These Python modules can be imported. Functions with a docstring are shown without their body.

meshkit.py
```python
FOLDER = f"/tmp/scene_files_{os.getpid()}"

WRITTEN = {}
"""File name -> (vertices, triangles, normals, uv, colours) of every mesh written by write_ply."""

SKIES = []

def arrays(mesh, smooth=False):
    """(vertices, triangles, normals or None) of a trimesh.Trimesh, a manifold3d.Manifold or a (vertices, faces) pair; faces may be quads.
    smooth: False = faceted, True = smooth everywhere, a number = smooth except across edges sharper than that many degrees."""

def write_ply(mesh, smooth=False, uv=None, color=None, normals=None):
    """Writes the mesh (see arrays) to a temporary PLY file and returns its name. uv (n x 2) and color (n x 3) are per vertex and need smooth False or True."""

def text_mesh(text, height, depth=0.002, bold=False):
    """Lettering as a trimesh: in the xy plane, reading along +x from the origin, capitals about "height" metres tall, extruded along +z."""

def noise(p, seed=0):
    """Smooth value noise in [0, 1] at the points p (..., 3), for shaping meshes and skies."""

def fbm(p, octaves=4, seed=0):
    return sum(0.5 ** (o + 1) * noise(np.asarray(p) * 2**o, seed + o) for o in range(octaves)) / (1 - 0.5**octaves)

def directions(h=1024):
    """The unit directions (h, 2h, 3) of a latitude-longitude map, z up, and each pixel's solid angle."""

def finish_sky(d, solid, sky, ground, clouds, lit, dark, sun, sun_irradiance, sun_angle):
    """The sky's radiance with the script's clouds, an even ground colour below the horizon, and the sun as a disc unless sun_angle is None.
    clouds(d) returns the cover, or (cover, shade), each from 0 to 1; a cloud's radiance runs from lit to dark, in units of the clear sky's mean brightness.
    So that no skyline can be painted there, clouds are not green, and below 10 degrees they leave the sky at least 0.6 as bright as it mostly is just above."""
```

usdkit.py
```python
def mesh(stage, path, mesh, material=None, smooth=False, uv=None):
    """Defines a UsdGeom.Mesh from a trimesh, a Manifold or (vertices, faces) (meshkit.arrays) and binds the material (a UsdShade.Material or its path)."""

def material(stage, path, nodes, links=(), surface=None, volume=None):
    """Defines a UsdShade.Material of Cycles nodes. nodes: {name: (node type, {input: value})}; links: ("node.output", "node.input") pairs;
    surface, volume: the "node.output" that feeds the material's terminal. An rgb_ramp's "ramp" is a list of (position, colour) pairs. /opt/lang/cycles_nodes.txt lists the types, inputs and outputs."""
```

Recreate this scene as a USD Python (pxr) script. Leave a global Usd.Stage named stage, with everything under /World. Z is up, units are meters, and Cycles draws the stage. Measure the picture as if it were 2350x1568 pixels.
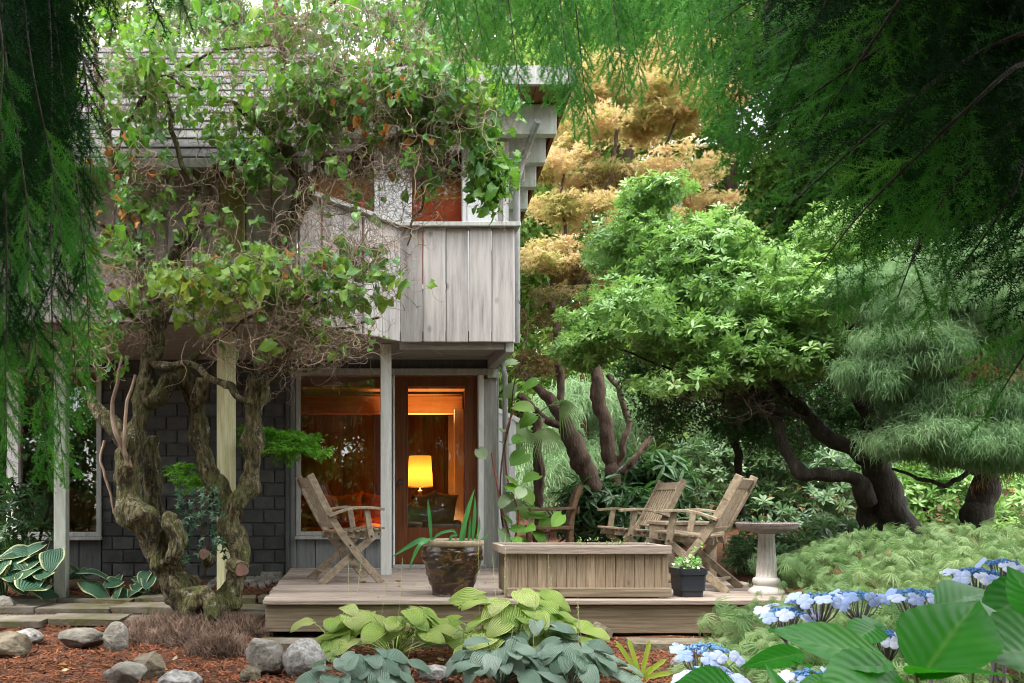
import math, numpy as np, trimesh, usdkit, meshkit
from pxr import Usd, UsdGeom, UsdLux, UsdShade, Gf, Sdf, Vt
from scipy.spatial.transform import Rotation as Rot

stage = Usd.Stage.CreateInMemory()
UsdGeom.SetStageUpAxis(stage, UsdGeom.Tokens.z)
UsdGeom.SetStageMetersPerUnit(stage, 1.0)
world = UsdGeom.Xform.Define(stage, '/World')
stage.SetDefaultPrim(world.GetPrim())
UsdGeom.Scope.Define(stage, '/World/Looks')
L = '/World/Looks/'

# ---------------------------------------------------------------- camera (level, shift lens like an architectural photograph)
cam = UsdGeom.Camera.Define(stage, '/World/camera')
AP = 36.0
FOCAL = AP * 1900 / 2350
cam.CreateHorizontalApertureAttr(AP)
cam.CreateVerticalApertureAttr(AP * 683 / 1024)
cam.CreateFocalLengthAttr(FOCAL)
cam.CreateHorizontalApertureOffsetAttr((1175 - 800) / 2350 * AP)
cam.CreateVerticalApertureOffsetAttr((1150 - 784) / 2350 * AP)
cam.CreateClippingRangeAttr((0.05, 500.0))
cam.CreateFStopAttr(16.0)
cam.CreateFocusDistanceAttr(7.2)
cam.CreateExposureAttr(1.9)
cam.AddTranslateOp().Set((0, 0, 1.0))
cam.AddRotateXOp().Set(90.0)

# ---------------------------------------------------------------- sky and soft sun of a bright overcast day
SUN_EL, SUN_DIR = math.radians(63), np.array([-0.85, -0.4])          # sun high on the left
SUN_ROT = math.atan2(SUN_DIR[0], SUN_DIR[1])
dome = UsdLux.DomeLight.Define(stage, '/World/sky')
dm = usdkit.material(stage, L + 'sky_look', {
    'tc': ('texture_coordinate', {}),
    'n': ('noise_texture', {'scale': 2.2, 'detail': 5.0, 'roughness': 0.55}),
    'r': ('rgb_ramp', {'ramp': [(0.25, (0.62, 0.62, 0.62)), (0.7, (0.97, 0.97, 0.97))]}),
    's': ('sky_texture', {'sky_type': 'single_scattering', 'sun_disc': False, 'sun_elevation': SUN_EL, 'sun_rotation': SUN_ROT}),
    'z': ('separate_xyz', {}), 'zc': ('map_range', {'from_min': 0.0, 'from_max': 1.0, 'to_min': 0.42, 'to_max': 1.26, 'clamp': True}),   # an overcast sky is about three times brighter overhead
    'cl': ('mix', {'mix_type': 'multiply', 'fac': 1.0, 'color1': (11.6, 11.7, 11.7)}),
    'm': ('mix', {}),
    'b': ('background_shader', {'strength': 0.15})},
    [('tc.generated', 'n.vector'), ('n.fac', 'r.fac'), ('r.color', 'm.fac'), ('s.color', 'm.color1'), ('tc.generated', 'z.vector'), ('z.z', 'zc.value'), ('zc.result', 'cl.color2'), ('cl.color', 'm.color2'), ('m.color', 'b.color')], surface='b.background')
UsdShade.MaterialBindingAPI.Apply(dome.GetPrim()).Bind(dm)
sun = UsdLux.DistantLight.Define(stage, '/World/sun')
sun.CreateNormalizeAttr(True); sun.CreateIntensityAttr(0.4); sun.CreateAngleAttr(10.0); sun.CreateColorAttr((1.0, 0.955, 0.88))
sd = np.array([*(SUN_DIR / np.linalg.norm(SUN_DIR) * math.cos(SUN_EL)), math.sin(SUN_EL)])
sun.AddRotateZOp().Set(math.degrees(math.atan2(sd[1], sd[0])) + 90)
sun.AddRotateXOp().Set(90 - math.degrees(SUN_EL))

# ---------------------------------------------------------------- helpers
names = {}
def numbered(parent, name):
    k = names.get((parent, name), -1) + 1
    names[(parent, name)] = k
    return f'{parent}/{name}' + (f'_{k:03d}' if k else '')

def props(path, label=None, cat=None, group=None, kind=None):
    p = stage.GetPrimAtPath(path)
    for k, v in (('label', label), ('category', cat), ('group', group), ('kind', kind)):
        if v: p.SetCustomDataByKey(k, v)
    return path

def thing(name, label, cat, group=None, loc=None, rz=0.0, scale=None):
    path = numbered('/World', name)
    x = UsdGeom.Xform.Define(stage, path)
    if loc is not None: x.AddTranslateOp().Set(tuple(map(float, loc)))
    if rz: x.AddRotateZOp().Set(float(rz))
    if scale: x.AddScaleOp().Set((scale,) * 3)
    return props(path, label, cat, group)

def copy_of(src, name, label, cat, group=None, loc=(0, 0, 0), rz=0.0, scale=None):
    path = thing(name, label, cat, group, loc, rz, scale)
    p = stage.GetPrimAtPath(path)
    p.GetReferences().AddInternalReference(Sdf.Path(src)); p.SetInstanceable(True)
    return path

def obj(name, mesh, mat, parent='/World', smooth=False, uv=None, label=None, cat=None, group=None, kind=None):
    path = numbered(parent, name)
    if isinstance(mesh, Acc): mesh = mesh.get()
    usdkit.mesh(stage, path, mesh, L + mat, smooth=smooth, uv=uv)
    return props(path, label, cat, group, kind)

class Acc:
    def __init__(s): s.v, s.f, s.u, s.n = [], [], [], 0
    def add(s, v, f, uv=None):
        v = np.asarray(v, float); f = np.asarray(f, int)
        if f.shape[1] == 4: f = np.vstack([f[:, [0, 1, 2]], f[:, [0, 2, 3]]])
        s.v.append(v); s.f.append(f + s.n); s.n += len(v)
        if uv is not None: s.u.append(uv)
        return s
    def get(s): return np.vstack(s.v), np.vstack(s.f)
    def uv(s): return np.vstack(s.u) if s.u else None

# chamfered box: topology made once, corner points recomputed
def _cb_pts(h, c):
    out = []
    for sx in (-1, 1):
        for sy in (-1, 1):
            for sz in (-1, 1):
                out += [(sx * (h[0] - c), sy * (h[1] - c), sz * h[2]), (sx * (h[0] - c), sy * h[1], sz * (h[2] - c)), (sx * h[0], sy * (h[1] - c), sz * (h[2] - c))]
    return np.array(out)
_hull = trimesh.convex.convex_hull(trimesh.PointCloud(_cb_pts((1, 1, 1), 0.25)), qhull_options='QbB Pp Qt')
_p0 = _cb_pts((1, 1, 1), 0.25)
_map = np.array([int(np.argmin(((_p0 - q) ** 2).sum(1))) for q in _hull.vertices])
_CBF = _map[_hull.faces]
def cbox(size, c=0.004):
    h = np.asarray(size, float) / 2
    return _cb_pts(h, min(c, h.min() * 0.45)), _CBF
def box(lo, hi, c=0.004):
    lo, hi = np.minimum(lo, hi).astype(float), np.maximum(lo, hi).astype(float)
    v, f = cbox(hi - lo, c)
    return v + (lo + hi) / 2, f
def bar(p0, p1, w, h, up=(0, 0, 1), c=0.003):
    """beam from p0 to p1; h along up, w across"""
    p0, p1 = np.asarray(p0, float), np.asarray(p1, float)
    d = p1 - p0; n = np.linalg.norm(d); x = d / n
    y = np.cross(up, x); y /= np.linalg.norm(y); z = np.cross(x, y)
    v, f = cbox((n, w, h), c)
    return v @ np.array([x, y, z]) + (p0 + p1) / 2, f

def tube(pts, rad, sides=6, caps=True, lump=0.0, seed=0, lf=6.0, fiss=0.0):
    pts = np.asarray(pts, float); n = len(pts)
    rad = np.broadcast_to(np.asarray(rad, float), (n,))
    t = np.gradient(pts, axis=0); t /= np.maximum(np.linalg.norm(t, axis=1, keepdims=True), 1e-9)
    u = np.cross(t[0], (0.3, 0.1, 1.0) if abs(t[0][2]) < 0.9 else (1.0, 0.2, 0)); u /= np.linalg.norm(u)
    a = np.arange(sides) / sides * 2 * np.pi
    V = np.zeros((n, sides, 3))
    for i in range(n):
        u = u - t[i] * (u @ t[i]); u /= np.linalg.norm(u); w = np.cross(t[i], u)
        V[i] = pts[i] + rad[i] * (np.cos(a)[:, None] * u + np.sin(a)[:, None] * w)
    if lump:
        c = pts[:, None, :]
        nz = meshkit.fbm(V.reshape(-1, 3) * lf, 3, seed).reshape(n, sides, 1) - 0.5
        V = c + (V - c) * (1 + lump * 2 * nz)
    if fiss:                                                        # bark ridges that run along the limb, with knots
        c = pts[:, None, :]; arc = np.concatenate([[0], np.cumsum(np.linalg.norm(np.diff(pts, axis=0), axis=1))])[:, None] * np.ones(sides)
        q = np.stack([np.cos(a)[None, :] * 5.5 + arc * 2.0, np.sin(a)[None, :] * 5.5 + 0 * arc, arc * 4.5], -1)
        r1 = np.abs(meshkit.fbm(q, 4, seed + 3) - 0.5) * 2; k1 = np.clip(meshkit.noise(np.stack([np.cos(a)[None, :] * 1.3 + 0 * arc, np.sin(a)[None, :] * 1.3 + 0 * arc, arc * 4.5], -1), seed + 7) - 0.62, 0, 1) * 2.2
        V = c + (V - c) * (1 + fiss * (0.30 - r1) * 1.8 + fiss * 3.6 * k1)[..., None]
    f = []
    for i in range(n - 1):
        for j in range(sides):
            k = (j + 1) % sides
            f.append((i * sides + j, i * sides + k, (i + 1) * sides + k, (i + 1) * sides + j))
    V = V.reshape(-1, 3); f = np.array(f); f = np.vstack([f[:, [0, 1, 2]], f[:, [0, 2, 3]]])
    if caps:
        V = np.vstack([V, pts[0], pts[-1]]); b, e = n * sides, n * sides + 1
        f = np.vstack([f, [(b, (j + 1) % sides, j) for j in range(sides)], [(e, (n - 1) * sides + j, (n - 1) * sides + (j + 1) % sides) for j in range(sides)]])
    return V, f

def smoothline(P, n=24):
    """Catmull-Rom through the rows of P (x, y, z, r)"""
    P = np.asarray(P, float); Q = np.vstack([2 * P[0] - P[1], P, 2 * P[-1] - P[-2]])
    out = []
    m = len(P) - 1
    for s in np.linspace(0, m - 1e-6, n):
        i = int(s); t = s - i; a, b, c, d = Q[i:i + 4]
        out.append(0.5 * ((2 * b) + (c - a) * t + (2 * a - 5 * b + 4 * c - d) * t * t + (3 * b - a - 3 * c + d) * t ** 3))
    return np.array(out)

def lathe(prof, n=48, flute=None):
    prof = np.asarray(prof, float); m = len(prof); a = np.arange(n) / n * 2 * np.pi
    r = prof[:, 0][:, None] * np.ones(n)
    if flute is not None: r = r * flute(np.arange(m)[:, None], a[None, :])
    V = np.stack([r * np.cos(a), r * np.sin(a), prof[:, 1][:, None] * np.ones(n)], -1).reshape(-1, 3)
    f = [(i * n + j, i * n + (j + 1) % n, (i + 1) * n + (j + 1) % n, (i + 1) * n + j) for i in range(m - 1) for j in range(n)]
    f = np.array(f)
    return V, np.vstack([f[:, [0, 1, 2]], f[:, [0, 2, 3]]])

def at(px, py, Y):
    """the point at distance Y in front of the camera that the photograph shows at (px, py) of its 2350-pixel view"""
    return np.array([(px - 800) * Y / 1900, Y, 1 + (1150 - py) * Y / 1900])

# ---- leaves
def leaf(Ln=0.1, W=0.05, n=4, shape='ovate', fold=0.2, droop=0.2, across=1, wavy=0.0, cup=0.0, ph=0.0, wk=9.0, twist=0.0):
    t = np.linspace(0, 1, n + 1)
    if shape == 'ovate': w = np.sin(np.pi * t ** 0.72) ** 0.9
    elif shape == 'lance': w = np.sin(np.pi * t) ** 0.8
    elif shape == 'obovate': w = np.sin(np.pi * t ** 1.5) ** 0.85
    elif shape == 'heart': w = np.sqrt(np.clip(1 - ((t - 0.36) / 0.64) ** 2, 0, 1)) * np.where(t < 0.36, np.sqrt(np.clip(1 - ((0.36 - t) / 0.40) ** 2, 0, 1)), 1) * (1 - 0.25 * np.clip(t - 0.5, 0, 1) ** 1)
    elif shape == 'acuminate': w = np.sin(np.pi * t ** 0.78) ** 0.85 * (1 - 0.5 * t ** 4)
    elif shape == 'disc': w = np.sqrt(np.clip(1 - (2 * t - 1) ** 2, 0, 1)) * (1 - 0.35 * (1 - t))
    elif shape == 'round': w = np.sin(np.pi * np.clip(t, 0.03, 1) ** 0.75) ** 0.6
    else: w = (1 - t) ** 0.5 * np.minimum(1, t * 8 + 0.35)          # blade
    w = np.maximum(w, 0.02) * W / 2
    s = np.linspace(-1, 1, 2 * across + 1)
    T, S = np.meshgrid(t, s, indexing='ij')
    X = T * Ln - (0.16 * Ln * (S ** 2) * np.exp(-T * 7) if shape == 'heart' else 0)
    Yc = S * w[:, None]
    Z = -droop * Ln * T ** 2 + fold * np.abs(Yc) + cup * (S ** 2) * W + wavy * W * np.sin(T * wk + ph + (S > 0) * 1.7) * np.abs(S)
    if twist: Yc, Z = Yc * np.cos(twist * T) - Z * np.sin(twist * T), Yc * np.sin(twist * T) + Z * np.cos(twist * T)
    v = np.stack([X, Yc, Z], -1).reshape(-1, 3)
    k = len(s)
    f = np.array([(i * k + j, (i + 1) * k + j, (i + 1) * k + j + 1, i * k + j + 1) for i in range(n) for j in range(k - 1)])
    uv = np.stack([T, (S + 1) / 2], -1).reshape(-1, 2)
    return v, np.vstack([f[:, [0, 1, 2]], f[:, [0, 2, 3]]]), uv

def frame(d, up=(0, 0, 1), roll=0.0):
    """3 x 3 whose rows are the leaf's own axes: x along d, z near up"""
    d = np.asarray(d, float); d = d / np.linalg.norm(d)
    up = np.asarray(up, float)
    y = np.cross(up, d)
    if np.linalg.norm(y) < 1e-3: y = np.cross((1, 0, 0.1), d)
    y /= np.linalg.norm(y); z = np.cross(d, y)
    if roll: y, z = y * math.cos(roll) + z * math.sin(roll), z * math.cos(roll) - y * math.sin(roll)
    return np.array([d, y, z])

def frames(D, U):
    D = D / np.linalg.norm(D, axis=1, keepdims=True)
    Y = np.cross(U, D); n = np.linalg.norm(Y, axis=1, keepdims=True); Y = np.where(n > 1e-4, Y / np.maximum(n, 1e-9), np.array([[0, 1, 0]]))
    return np.stack([D, Y, np.cross(D, Y)], 1)

def scatter(parent, name, protos, mats, pos, R, sc, idx=None, label=None, cat=None, kind='stuff', smooth=False):
    """one PointInstancer: what nobody could count. protos: (v, f) or (v, f, uv); R: n x 3 x 3 frames (rows)"""
    path = numbered(parent, name)
    pi = UsdGeom.PointInstancer.Define(stage, path)
    targets = []
    for k, p in enumerate(protos):
        q = f'{path}/spray_{k + 1:03d}'
        usdkit.mesh(stage, q, (p[0], p[1]), L + (mats if isinstance(mats, str) else mats[k]), smooth=smooth, uv=p[2] if len(p) > 2 else None)
        targets.append(Sdf.Path(q))
    pi.CreatePrototypesRel().SetTargets(targets)
    n = len(pos)
    if idx is None: idx = np.random.default_rng(n).integers(0, len(protos), n)
    pi.CreateProtoIndicesAttr(Vt.IntArray.FromNumpy(np.asarray(idx, np.int32)))
    pi.CreatePositionsAttr(Vt.Vec3fArray.FromNumpy(np.asarray(pos, np.float32)))
    q = Rot.from_matrix(np.swapaxes(np.asarray(R), 1, 2)).as_quat()
    pi.CreateOrientationsAttr(Vt.QuathArray([Gf.Quath(float(a[3]), float(a[0]), float(a[1]), float(a[2])) for a in q]))
    pi.CreateScalesAttr(Vt.Vec3fArray.FromNumpy(np.repeat(np.broadcast_to(np.asarray(sc, np.float32), (n,))[:, None], 3, 1).copy()))
    return props(path, label, cat, None, kind)

def joined(protos, pos, R, sc, idx):
    a = Acc()
    for p, r, s, k in zip(pos, R, sc, idx):
        P = protos[k]; a.add(P[0] * s @ r + p, P[1], P[2] if len(P) > 2 else None)
    return a

def single_leaves(parent, name, protos, mat, pos, R, sc, idx, smooth=True):
    for p, r, s, k in zip(pos, R, sc, idx):
        P = protos[k]
        obj(name, (P[0] * s @ r + p, P[1]), mat if isinstance(mat, str) else mat[k], parent, smooth=smooth, uv=P[2] if len(P) > 2 else None)

def rand_dirs(rng, n):
    d = rng.normal(size=(n, 3)); return d / np.linalg.norm(d, axis=1, keepdims=True)

def blob_points(rng, blobs, n, shell=0.55, freq=1.2, gap=0.0, seed=3):
    """points through a crown made of ellipsoids (centre, radii), denser outwards, with gaps; also the outward directions"""
    blobs = [(np.asarray(c, float), np.asarray(r, float)) for c, r in blobs]
    vol = np.array([np.prod(r) ** 0.8 for _, r in blobs]); vol /= vol.sum()
    P, N = [], []
    while sum(map(len, P)) < n:
        k = rng.choice(len(blobs), 4000, p=vol)
        d = rand_dirs(rng, 4000); rr = shell + (1 - shell) * rng.random(4000) ** 0.6
        C = np.array([b[0] for b in blobs])[k]; Rr = np.array([b[1] for b in blobs])[k]
        rr = rr * (0.64 + 0.72 * meshkit.fbm(C * 3.1 + d * 1.9, 3, seed + 11))
        p = C + d * Rr * rr[:, None]
        keep = np.ones(len(p), bool)
        if gap > 0: keep = meshkit.fbm(p * freq, 3, seed) > gap
        P.append(p[keep]); nn = d / Rr; N.append((nn / np.linalg.norm(nn, axis=1, keepdims=True))[keep])
    return np.vstack(P)[:n], np.vstack(N)[:n]

def clumps(blobs, k, s, seed=0, flat=1.0):
    """breaks every ellipsoid of a crown into k smaller ones, so that it reads as separate boughs"""
    r = np.random.default_rng(seed + 500); out = []
    for c, R in blobs:
        c, R = np.asarray(c, float), np.asarray(R, float)
        for _ in range(k):
            d = rand_dirs(r, 1)[0] * r.random() ** 0.4 * 0.85; q = s * r.uniform(0.7, 1.3)
            out.append((c + d * R, R * (q, q, q * flat)))
    return out
# ---------------------------------------------------------------- materials
def mat(name, nodes, links, surface='p.BSDF'): return usdkit.material(stage, L + name, nodes, links, surface=surface)

def rough_mat(name, stops, scale=6.0, stretch=(1, 1, 1), rough=0.75, bump=0.3, bscale=40.0, spec=0.3, detail=6.0, dist=0.01, per_island=0.0, coord='pos', hsv=0.0, distortion=0.0, knots=None, moss=None):
    n = {'g': ('geometry', {}), 'oi': ('object_info', {}), 'mp': ('mapping', {'scale': stretch}),
         'n': ('noise_texture', {'scale': scale, 'detail': detail, 'roughness': 0.62, 'distortion': distortion}),
         'nb': ('noise_texture', {'scale': bscale, 'detail': 4.0, 'roughness': 0.6}),
         'r': ('rgb_ramp', {'ramp': stops}),
         'b': ('bump', {'strength': bump, 'distance': dist}),
         'p': ('principled_bsdf', {'roughness': rough, 'specular_ior_level': spec})}
    l = [('mp.vector', 'n.vector'), ('mp.vector', 'nb.vector'), ('n.fac', 'r.fac'), ('nb.fac', 'b.height'), ('b.normal', 'p.normal')]
    if coord == 'pos': l.append(('g.position', 'mp.vector'))
    else:
        n['tc'] = ('texture_coordinate', {}); l.append(('tc.object', 'mp.vector'))
    col = 'r.color'
    if knots:                                                       # knots in the boards and rusty nail stains
        n['kp'] = ('mapping', {'scale': knots}); n['kv'] = ('voronoi_texture', {'scale': 1.0}); n['km'] = ('map_range', {'from_min': 0.03, 'from_max': 0.13, 'to_min': 0.40, 'to_max': 1.0, 'clamp': True}); n['kx'] = ('mix', {'mix_type': 'multiply', 'fac': 1.0})
        l += [('g.position', 'kp.vector'), ('kp.vector', 'kv.vector'), ('kv.distance', 'km.value'), (col, 'kx.color1'), ('km.result', 'kx.color2')]; col = 'kx.color'
    if moss:                                                        # patches of moss and pale lichen
        n['mo'] = ('noise_texture', {'scale': 5.0, 'detail': 6.0, 'roughness': 0.7}); n['mr2'] = ('map_range', {'from_min': 0.5, 'from_max': 0.62, 'to_min': 0.0, 'to_max': 0.75, 'clamp': True}); n['mx2'] = ('mix', {'color2': moss})
        n['li'] = ('noise_texture', {'scale': 19.0, 'detail': 5.0, 'roughness': 0.7}); n['lr'] = ('map_range', {'from_min': 0.58, 'from_max': 0.66, 'to_min': 0.0, 'to_max': 0.7, 'clamp': True}); n['lx'] = ('mix', {'color2': (0.33, 0.31, 0.25)})
        l += [('g.position', 'mo.vector'), ('mo.fac', 'mr2.value'), ('mr2.result', 'mx2.fac'), (col, 'mx2.color1'), ('g.position', 'li.vector'), ('li.fac', 'lr.value'), ('lr.result', 'lx.fac'), ('mx2.color', 'lx.color1')]; col = 'lx.color'
    if per_island:
        n['ad'] = ('math', {'math_type': 'add'}); n['mr'] = ('map_range', {'to_min': 1 - per_island, 'to_max': 1 + per_island})
        n['fr'] = ('math', {'math_type': 'fraction'})
        n['hs'] = ('hsv', {})
        l += [('g.random_per_island', 'ad.value1'), ('oi.random', 'ad.value2'), ('ad.value', 'fr.value1'), ('fr.value', 'mr.value'), ('mr.result', 'hs.value'), (col, 'hs.color'), ('hs.color', 'p.base_color')]
    else: l.append((col, 'p.base_color'))
    return mat(name, n, l)

def plain(name, col, rough=0.5, spec=0.5, **k):
    return mat(name, {'p': ('principled_bsdf', {'base_color': col, 'roughness': rough, 'specular_ior_level': spec, **k})}, [])

def leaf_mat(name, stops, rough=0.45, spec=0.4, trans=(0.1, 0.2, 0.02), tf=0.3, vein=0.0, margin=None, rib=0.0, pinnate=0.0, patch=0.5, patch_scale=0.9, detail_bump=0.0):
    """leaf colour drawn for each leaf, shifted a little by place in the crown; light comes through"""
    n = {'g': ('geometry', {}), 'oi': ('object_info', {}),
         'ad': ('math', {'math_type': 'add'}), 'fr': ('math', {'math_type': 'fraction'}),
         'nz': ('noise_texture', {'scale': patch_scale, 'detail': 3.0}),
         'sh': ('map_range', {'from_min': 0.25, 'from_max': 0.75, 'to_min': -patch / 2, 'to_max': patch / 2}),
         'ml': ('math', {'math_type': 'multiply_add', 'value2': 1 - patch, 'value3': patch / 2}),
         'su': ('math', {'math_type': 'add', 'use_clamp': True}),
         'r': ('rgb_ramp', {'ramp': stops}),
         'p': ('principled_bsdf', {'roughness': rough, 'specular_ior_level': spec}),
         't': ('translucent_bsdf', {'color': trans}),
         'tm': ('mix', {'mix_type': 'mix', 'fac': 0.5, 'color2': trans}),
         'x': ('mix_closure', {'fac': tf})}
    l = [('g.random_per_island', 'ad.value1'), ('oi.random', 'ad.value2'), ('ad.value', 'fr.value1'), ('fr.value', 'ml.value1'),
         ('g.position', 'nz.vector'), ('nz.fac', 'sh.value'), ('ml.value', 'su.value1'), ('sh.result', 'su.value2'), ('su.value', 'r.fac'),
         ('p.BSDF', 'x.closure1'), ('t.BSDF', 'x.closure2'), ('tm.color', 't.color')]
    col = 'r.color'
    if margin is not None or rib or vein or pinnate:
        n['tc'] = ('texture_coordinate', {}); n['sx'] = ('separate_xyz', {})
        n['ce'] = ('math', {'math_type': 'multiply_add', 'value2': 2.0, 'value3': -1.0}); n['ab'] = ('math', {'math_type': 'absolute'})
        l += [('tc.UV', 'sx.vector'), ('sx.y', 'ce.value1'), ('ce.value', 'ab.value1')]
        if vein:                                                    # pale midrib
            n['vr'] = ('map_range', {'from_min': 0.0, 'from_max': 0.09, 'to_min': vein, 'to_max': 0.0, 'clamp': True})
            n['vm'] = ('mix', {'color2': (0.35, 0.5, 0.12)})
            l += [('ab.value', 'vr.value'), ('vr.result', 'vm.fac'), (col, 'vm.color1')]; col = 'vm.color'
        if pinnate:                                                 # side veins curving forward
            n['q1'] = ('math', {'math_type': 'multiply_add', 'value2': -0.26}); n['q2'] = ('math', {'math_type': 'multiply', 'value2': 50.0}); n['q3'] = ('math', {'math_type': 'cosine'})
            n['q4'] = ('map_range', {'from_min': 0.86, 'from_max': 1.0, 'to_min': 0.0, 'to_max': pinnate, 'clamp': True}); n['q5'] = ('mix', {'color2': (0.10, 0.30, 0.05)}); n['bp'] = ('bump', {'strength': 0.12, 'distance': 0.003, 'invert': True})
            l += [('ab.value', 'q1.value1'), ('sx.x', 'q1.value3'), ('q1.value', 'q2.value1'), ('q2.value', 'q3.value1'), ('q3.value', 'q4.value'), ('q4.result', 'q5.fac'), (col, 'q5.color1'), ('q3.value', 'bp.height'), ('bp.normal', 'p.normal')]; col = 'q5.color'
        if margin is not None:
            n['tx'] = ('math', {'math_type': 'multiply_add', 'value2': 0.12, 'value3': 0.0})
            n['mn'] = ('noise_texture', {'scale': 40.0, 'detail': 2.0}); n['ma'] = ('math', {'math_type': 'multiply_add', 'value2': 0.28})
            n['mm'] = ('map_range', {'from_min': 0.93, 'from_max': 1.0, 'clamp': True}); n['mx'] = ('mix', {'color2': margin})
            l += [('g.position', 'mn.vector'), ('mn.fac', 'ma.value1'), ('ab.value', 'ma.value3'), ('ma.value', 'mm.value'), ('mm.result', 'mx.fac'), (col, 'mx.color1')]; col = 'mx.color'
        if rib:                                                     # ribs that run from base to tip
            n['rb'] = ('math', {'math_type': 'multiply', 'value2': 34.0}); n['rs'] = ('math', {'math_type': 'sine'})
            n['bp'] = ('bump', {'strength': rib, 'distance': 0.006})
            l += [('ce.value', 'rb.value1'), ('rb.value', 'rs.value1'), ('rs.value', 'bp.height'), ('bp.normal', 'p.normal')]
    elif detail_bump:
        n['dn'] = ('noise_texture', {'scale': 120.0, 'detail': 2.0}); n['bp'] = ('bump', {'strength': detail_bump, 'distance': 0.004})
        l += [('g.position', 'dn.vector'), ('dn.fac', 'bp.height'), ('bp.normal', 'p.normal')]
    l += [(col, 'p.base_color'), (col, 'tm.color1')]
    return mat(name, n, l, surface='x.closure')

# wood and house
rough_mat('deck_wood', [(0.2, (0.10, 0.075, 0.058)), (0.42, (0.23, 0.18, 0.146)), (0.6, (0.33, 0.268, 0.222)), (0.85, (0.41, 0.348, 0.30))], 9, (0.35, 9, 9), 0.8, 0.35, 30, per_island=0.16, knots=(2.6, 8, 8))
rough_mat('beam_wood', [(0.25, (0.09, 0.065, 0.04)), (0.5, (0.19, 0.145, 0.095)), (0.75, (0.29, 0.23, 0.17))], 7, (0.3, 9, 9), 0.8, 0.4, 26, per_island=0.12, knots=(2.2, 7, 7))
rough_mat('planter_wood', [(0.25, (0.13, 0.085, 0.05)), (0.5, (0.24, 0.175, 0.115)), (0.75, (0.35, 0.28, 0.21))], 9, (9, 9, 0.5), 0.8, 0.3, 30, per_island=0.2, knots=(9, 9, 4))
rough_mat('teak', [(0.25, (0.11, 0.08, 0.05)), (0.5, (0.22, 0.17, 0.115)), (0.75, (0.33, 0.265, 0.19))], 10, (2.5, 6, 2.5), 0.7, 0.25, 40, per_island=0.15, coord='obj')
rough_mat('dark_teak', [(0.25, (0.05, 0.028, 0.014)), (0.75, (0.13, 0.075, 0.04))], 10, (2.5, 6, 2.5), 0.7, 0.25, 40, coord='obj')
rough_mat('siding', [(0.2, (0.10, 0.094, 0.09)), (0.36, (0.25, 0.232, 0.22)), (0.55, (0.345, 0.32, 0.305)), (0.8, (0.42, 0.39, 0.37))], 5, (5, 5, 0.4), 0.8, 0.35, 24, per_island=0.1, knots=(4.2, 4.2, 2.6))
rough_mat('siding_aged', [(0.25, (0.05, 0.047, 0.042)), (0.42, (0.17, 0.16, 0.14)), (0.6, (0.36, 0.33, 0.30)), (0.8, (0.5, 0.46, 0.42))], 4, (6, 6, 0.35), 0.85, 0.35, 24, per_island=0.25)
rough_mat('siding_mossy', [(0.3, (0.14, 0.13, 0.04)), (0.6, (0.30, 0.30, 0.10)), (0.85, (0.40, 0.38, 0.2))], 4, (6, 6, 0.5), 0.85, 0.35, 24)
rough_mat('grey_paint', [(0.3, (0.22, 0.22, 0.205)), (0.6, (0.33, 0.33, 0.31)), (0.8, (0.42, 0.42, 0.40))], 6, (6, 6, 0.6), 0.6, 0.2, 30)
rough_mat('green_grey_paint', [(0.3, (0.27, 0.29, 0.25)), (0.7, (0.43, 0.45, 0.40))], 5, (4, 4, 1), 0.6, 0.12, 30)
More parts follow.
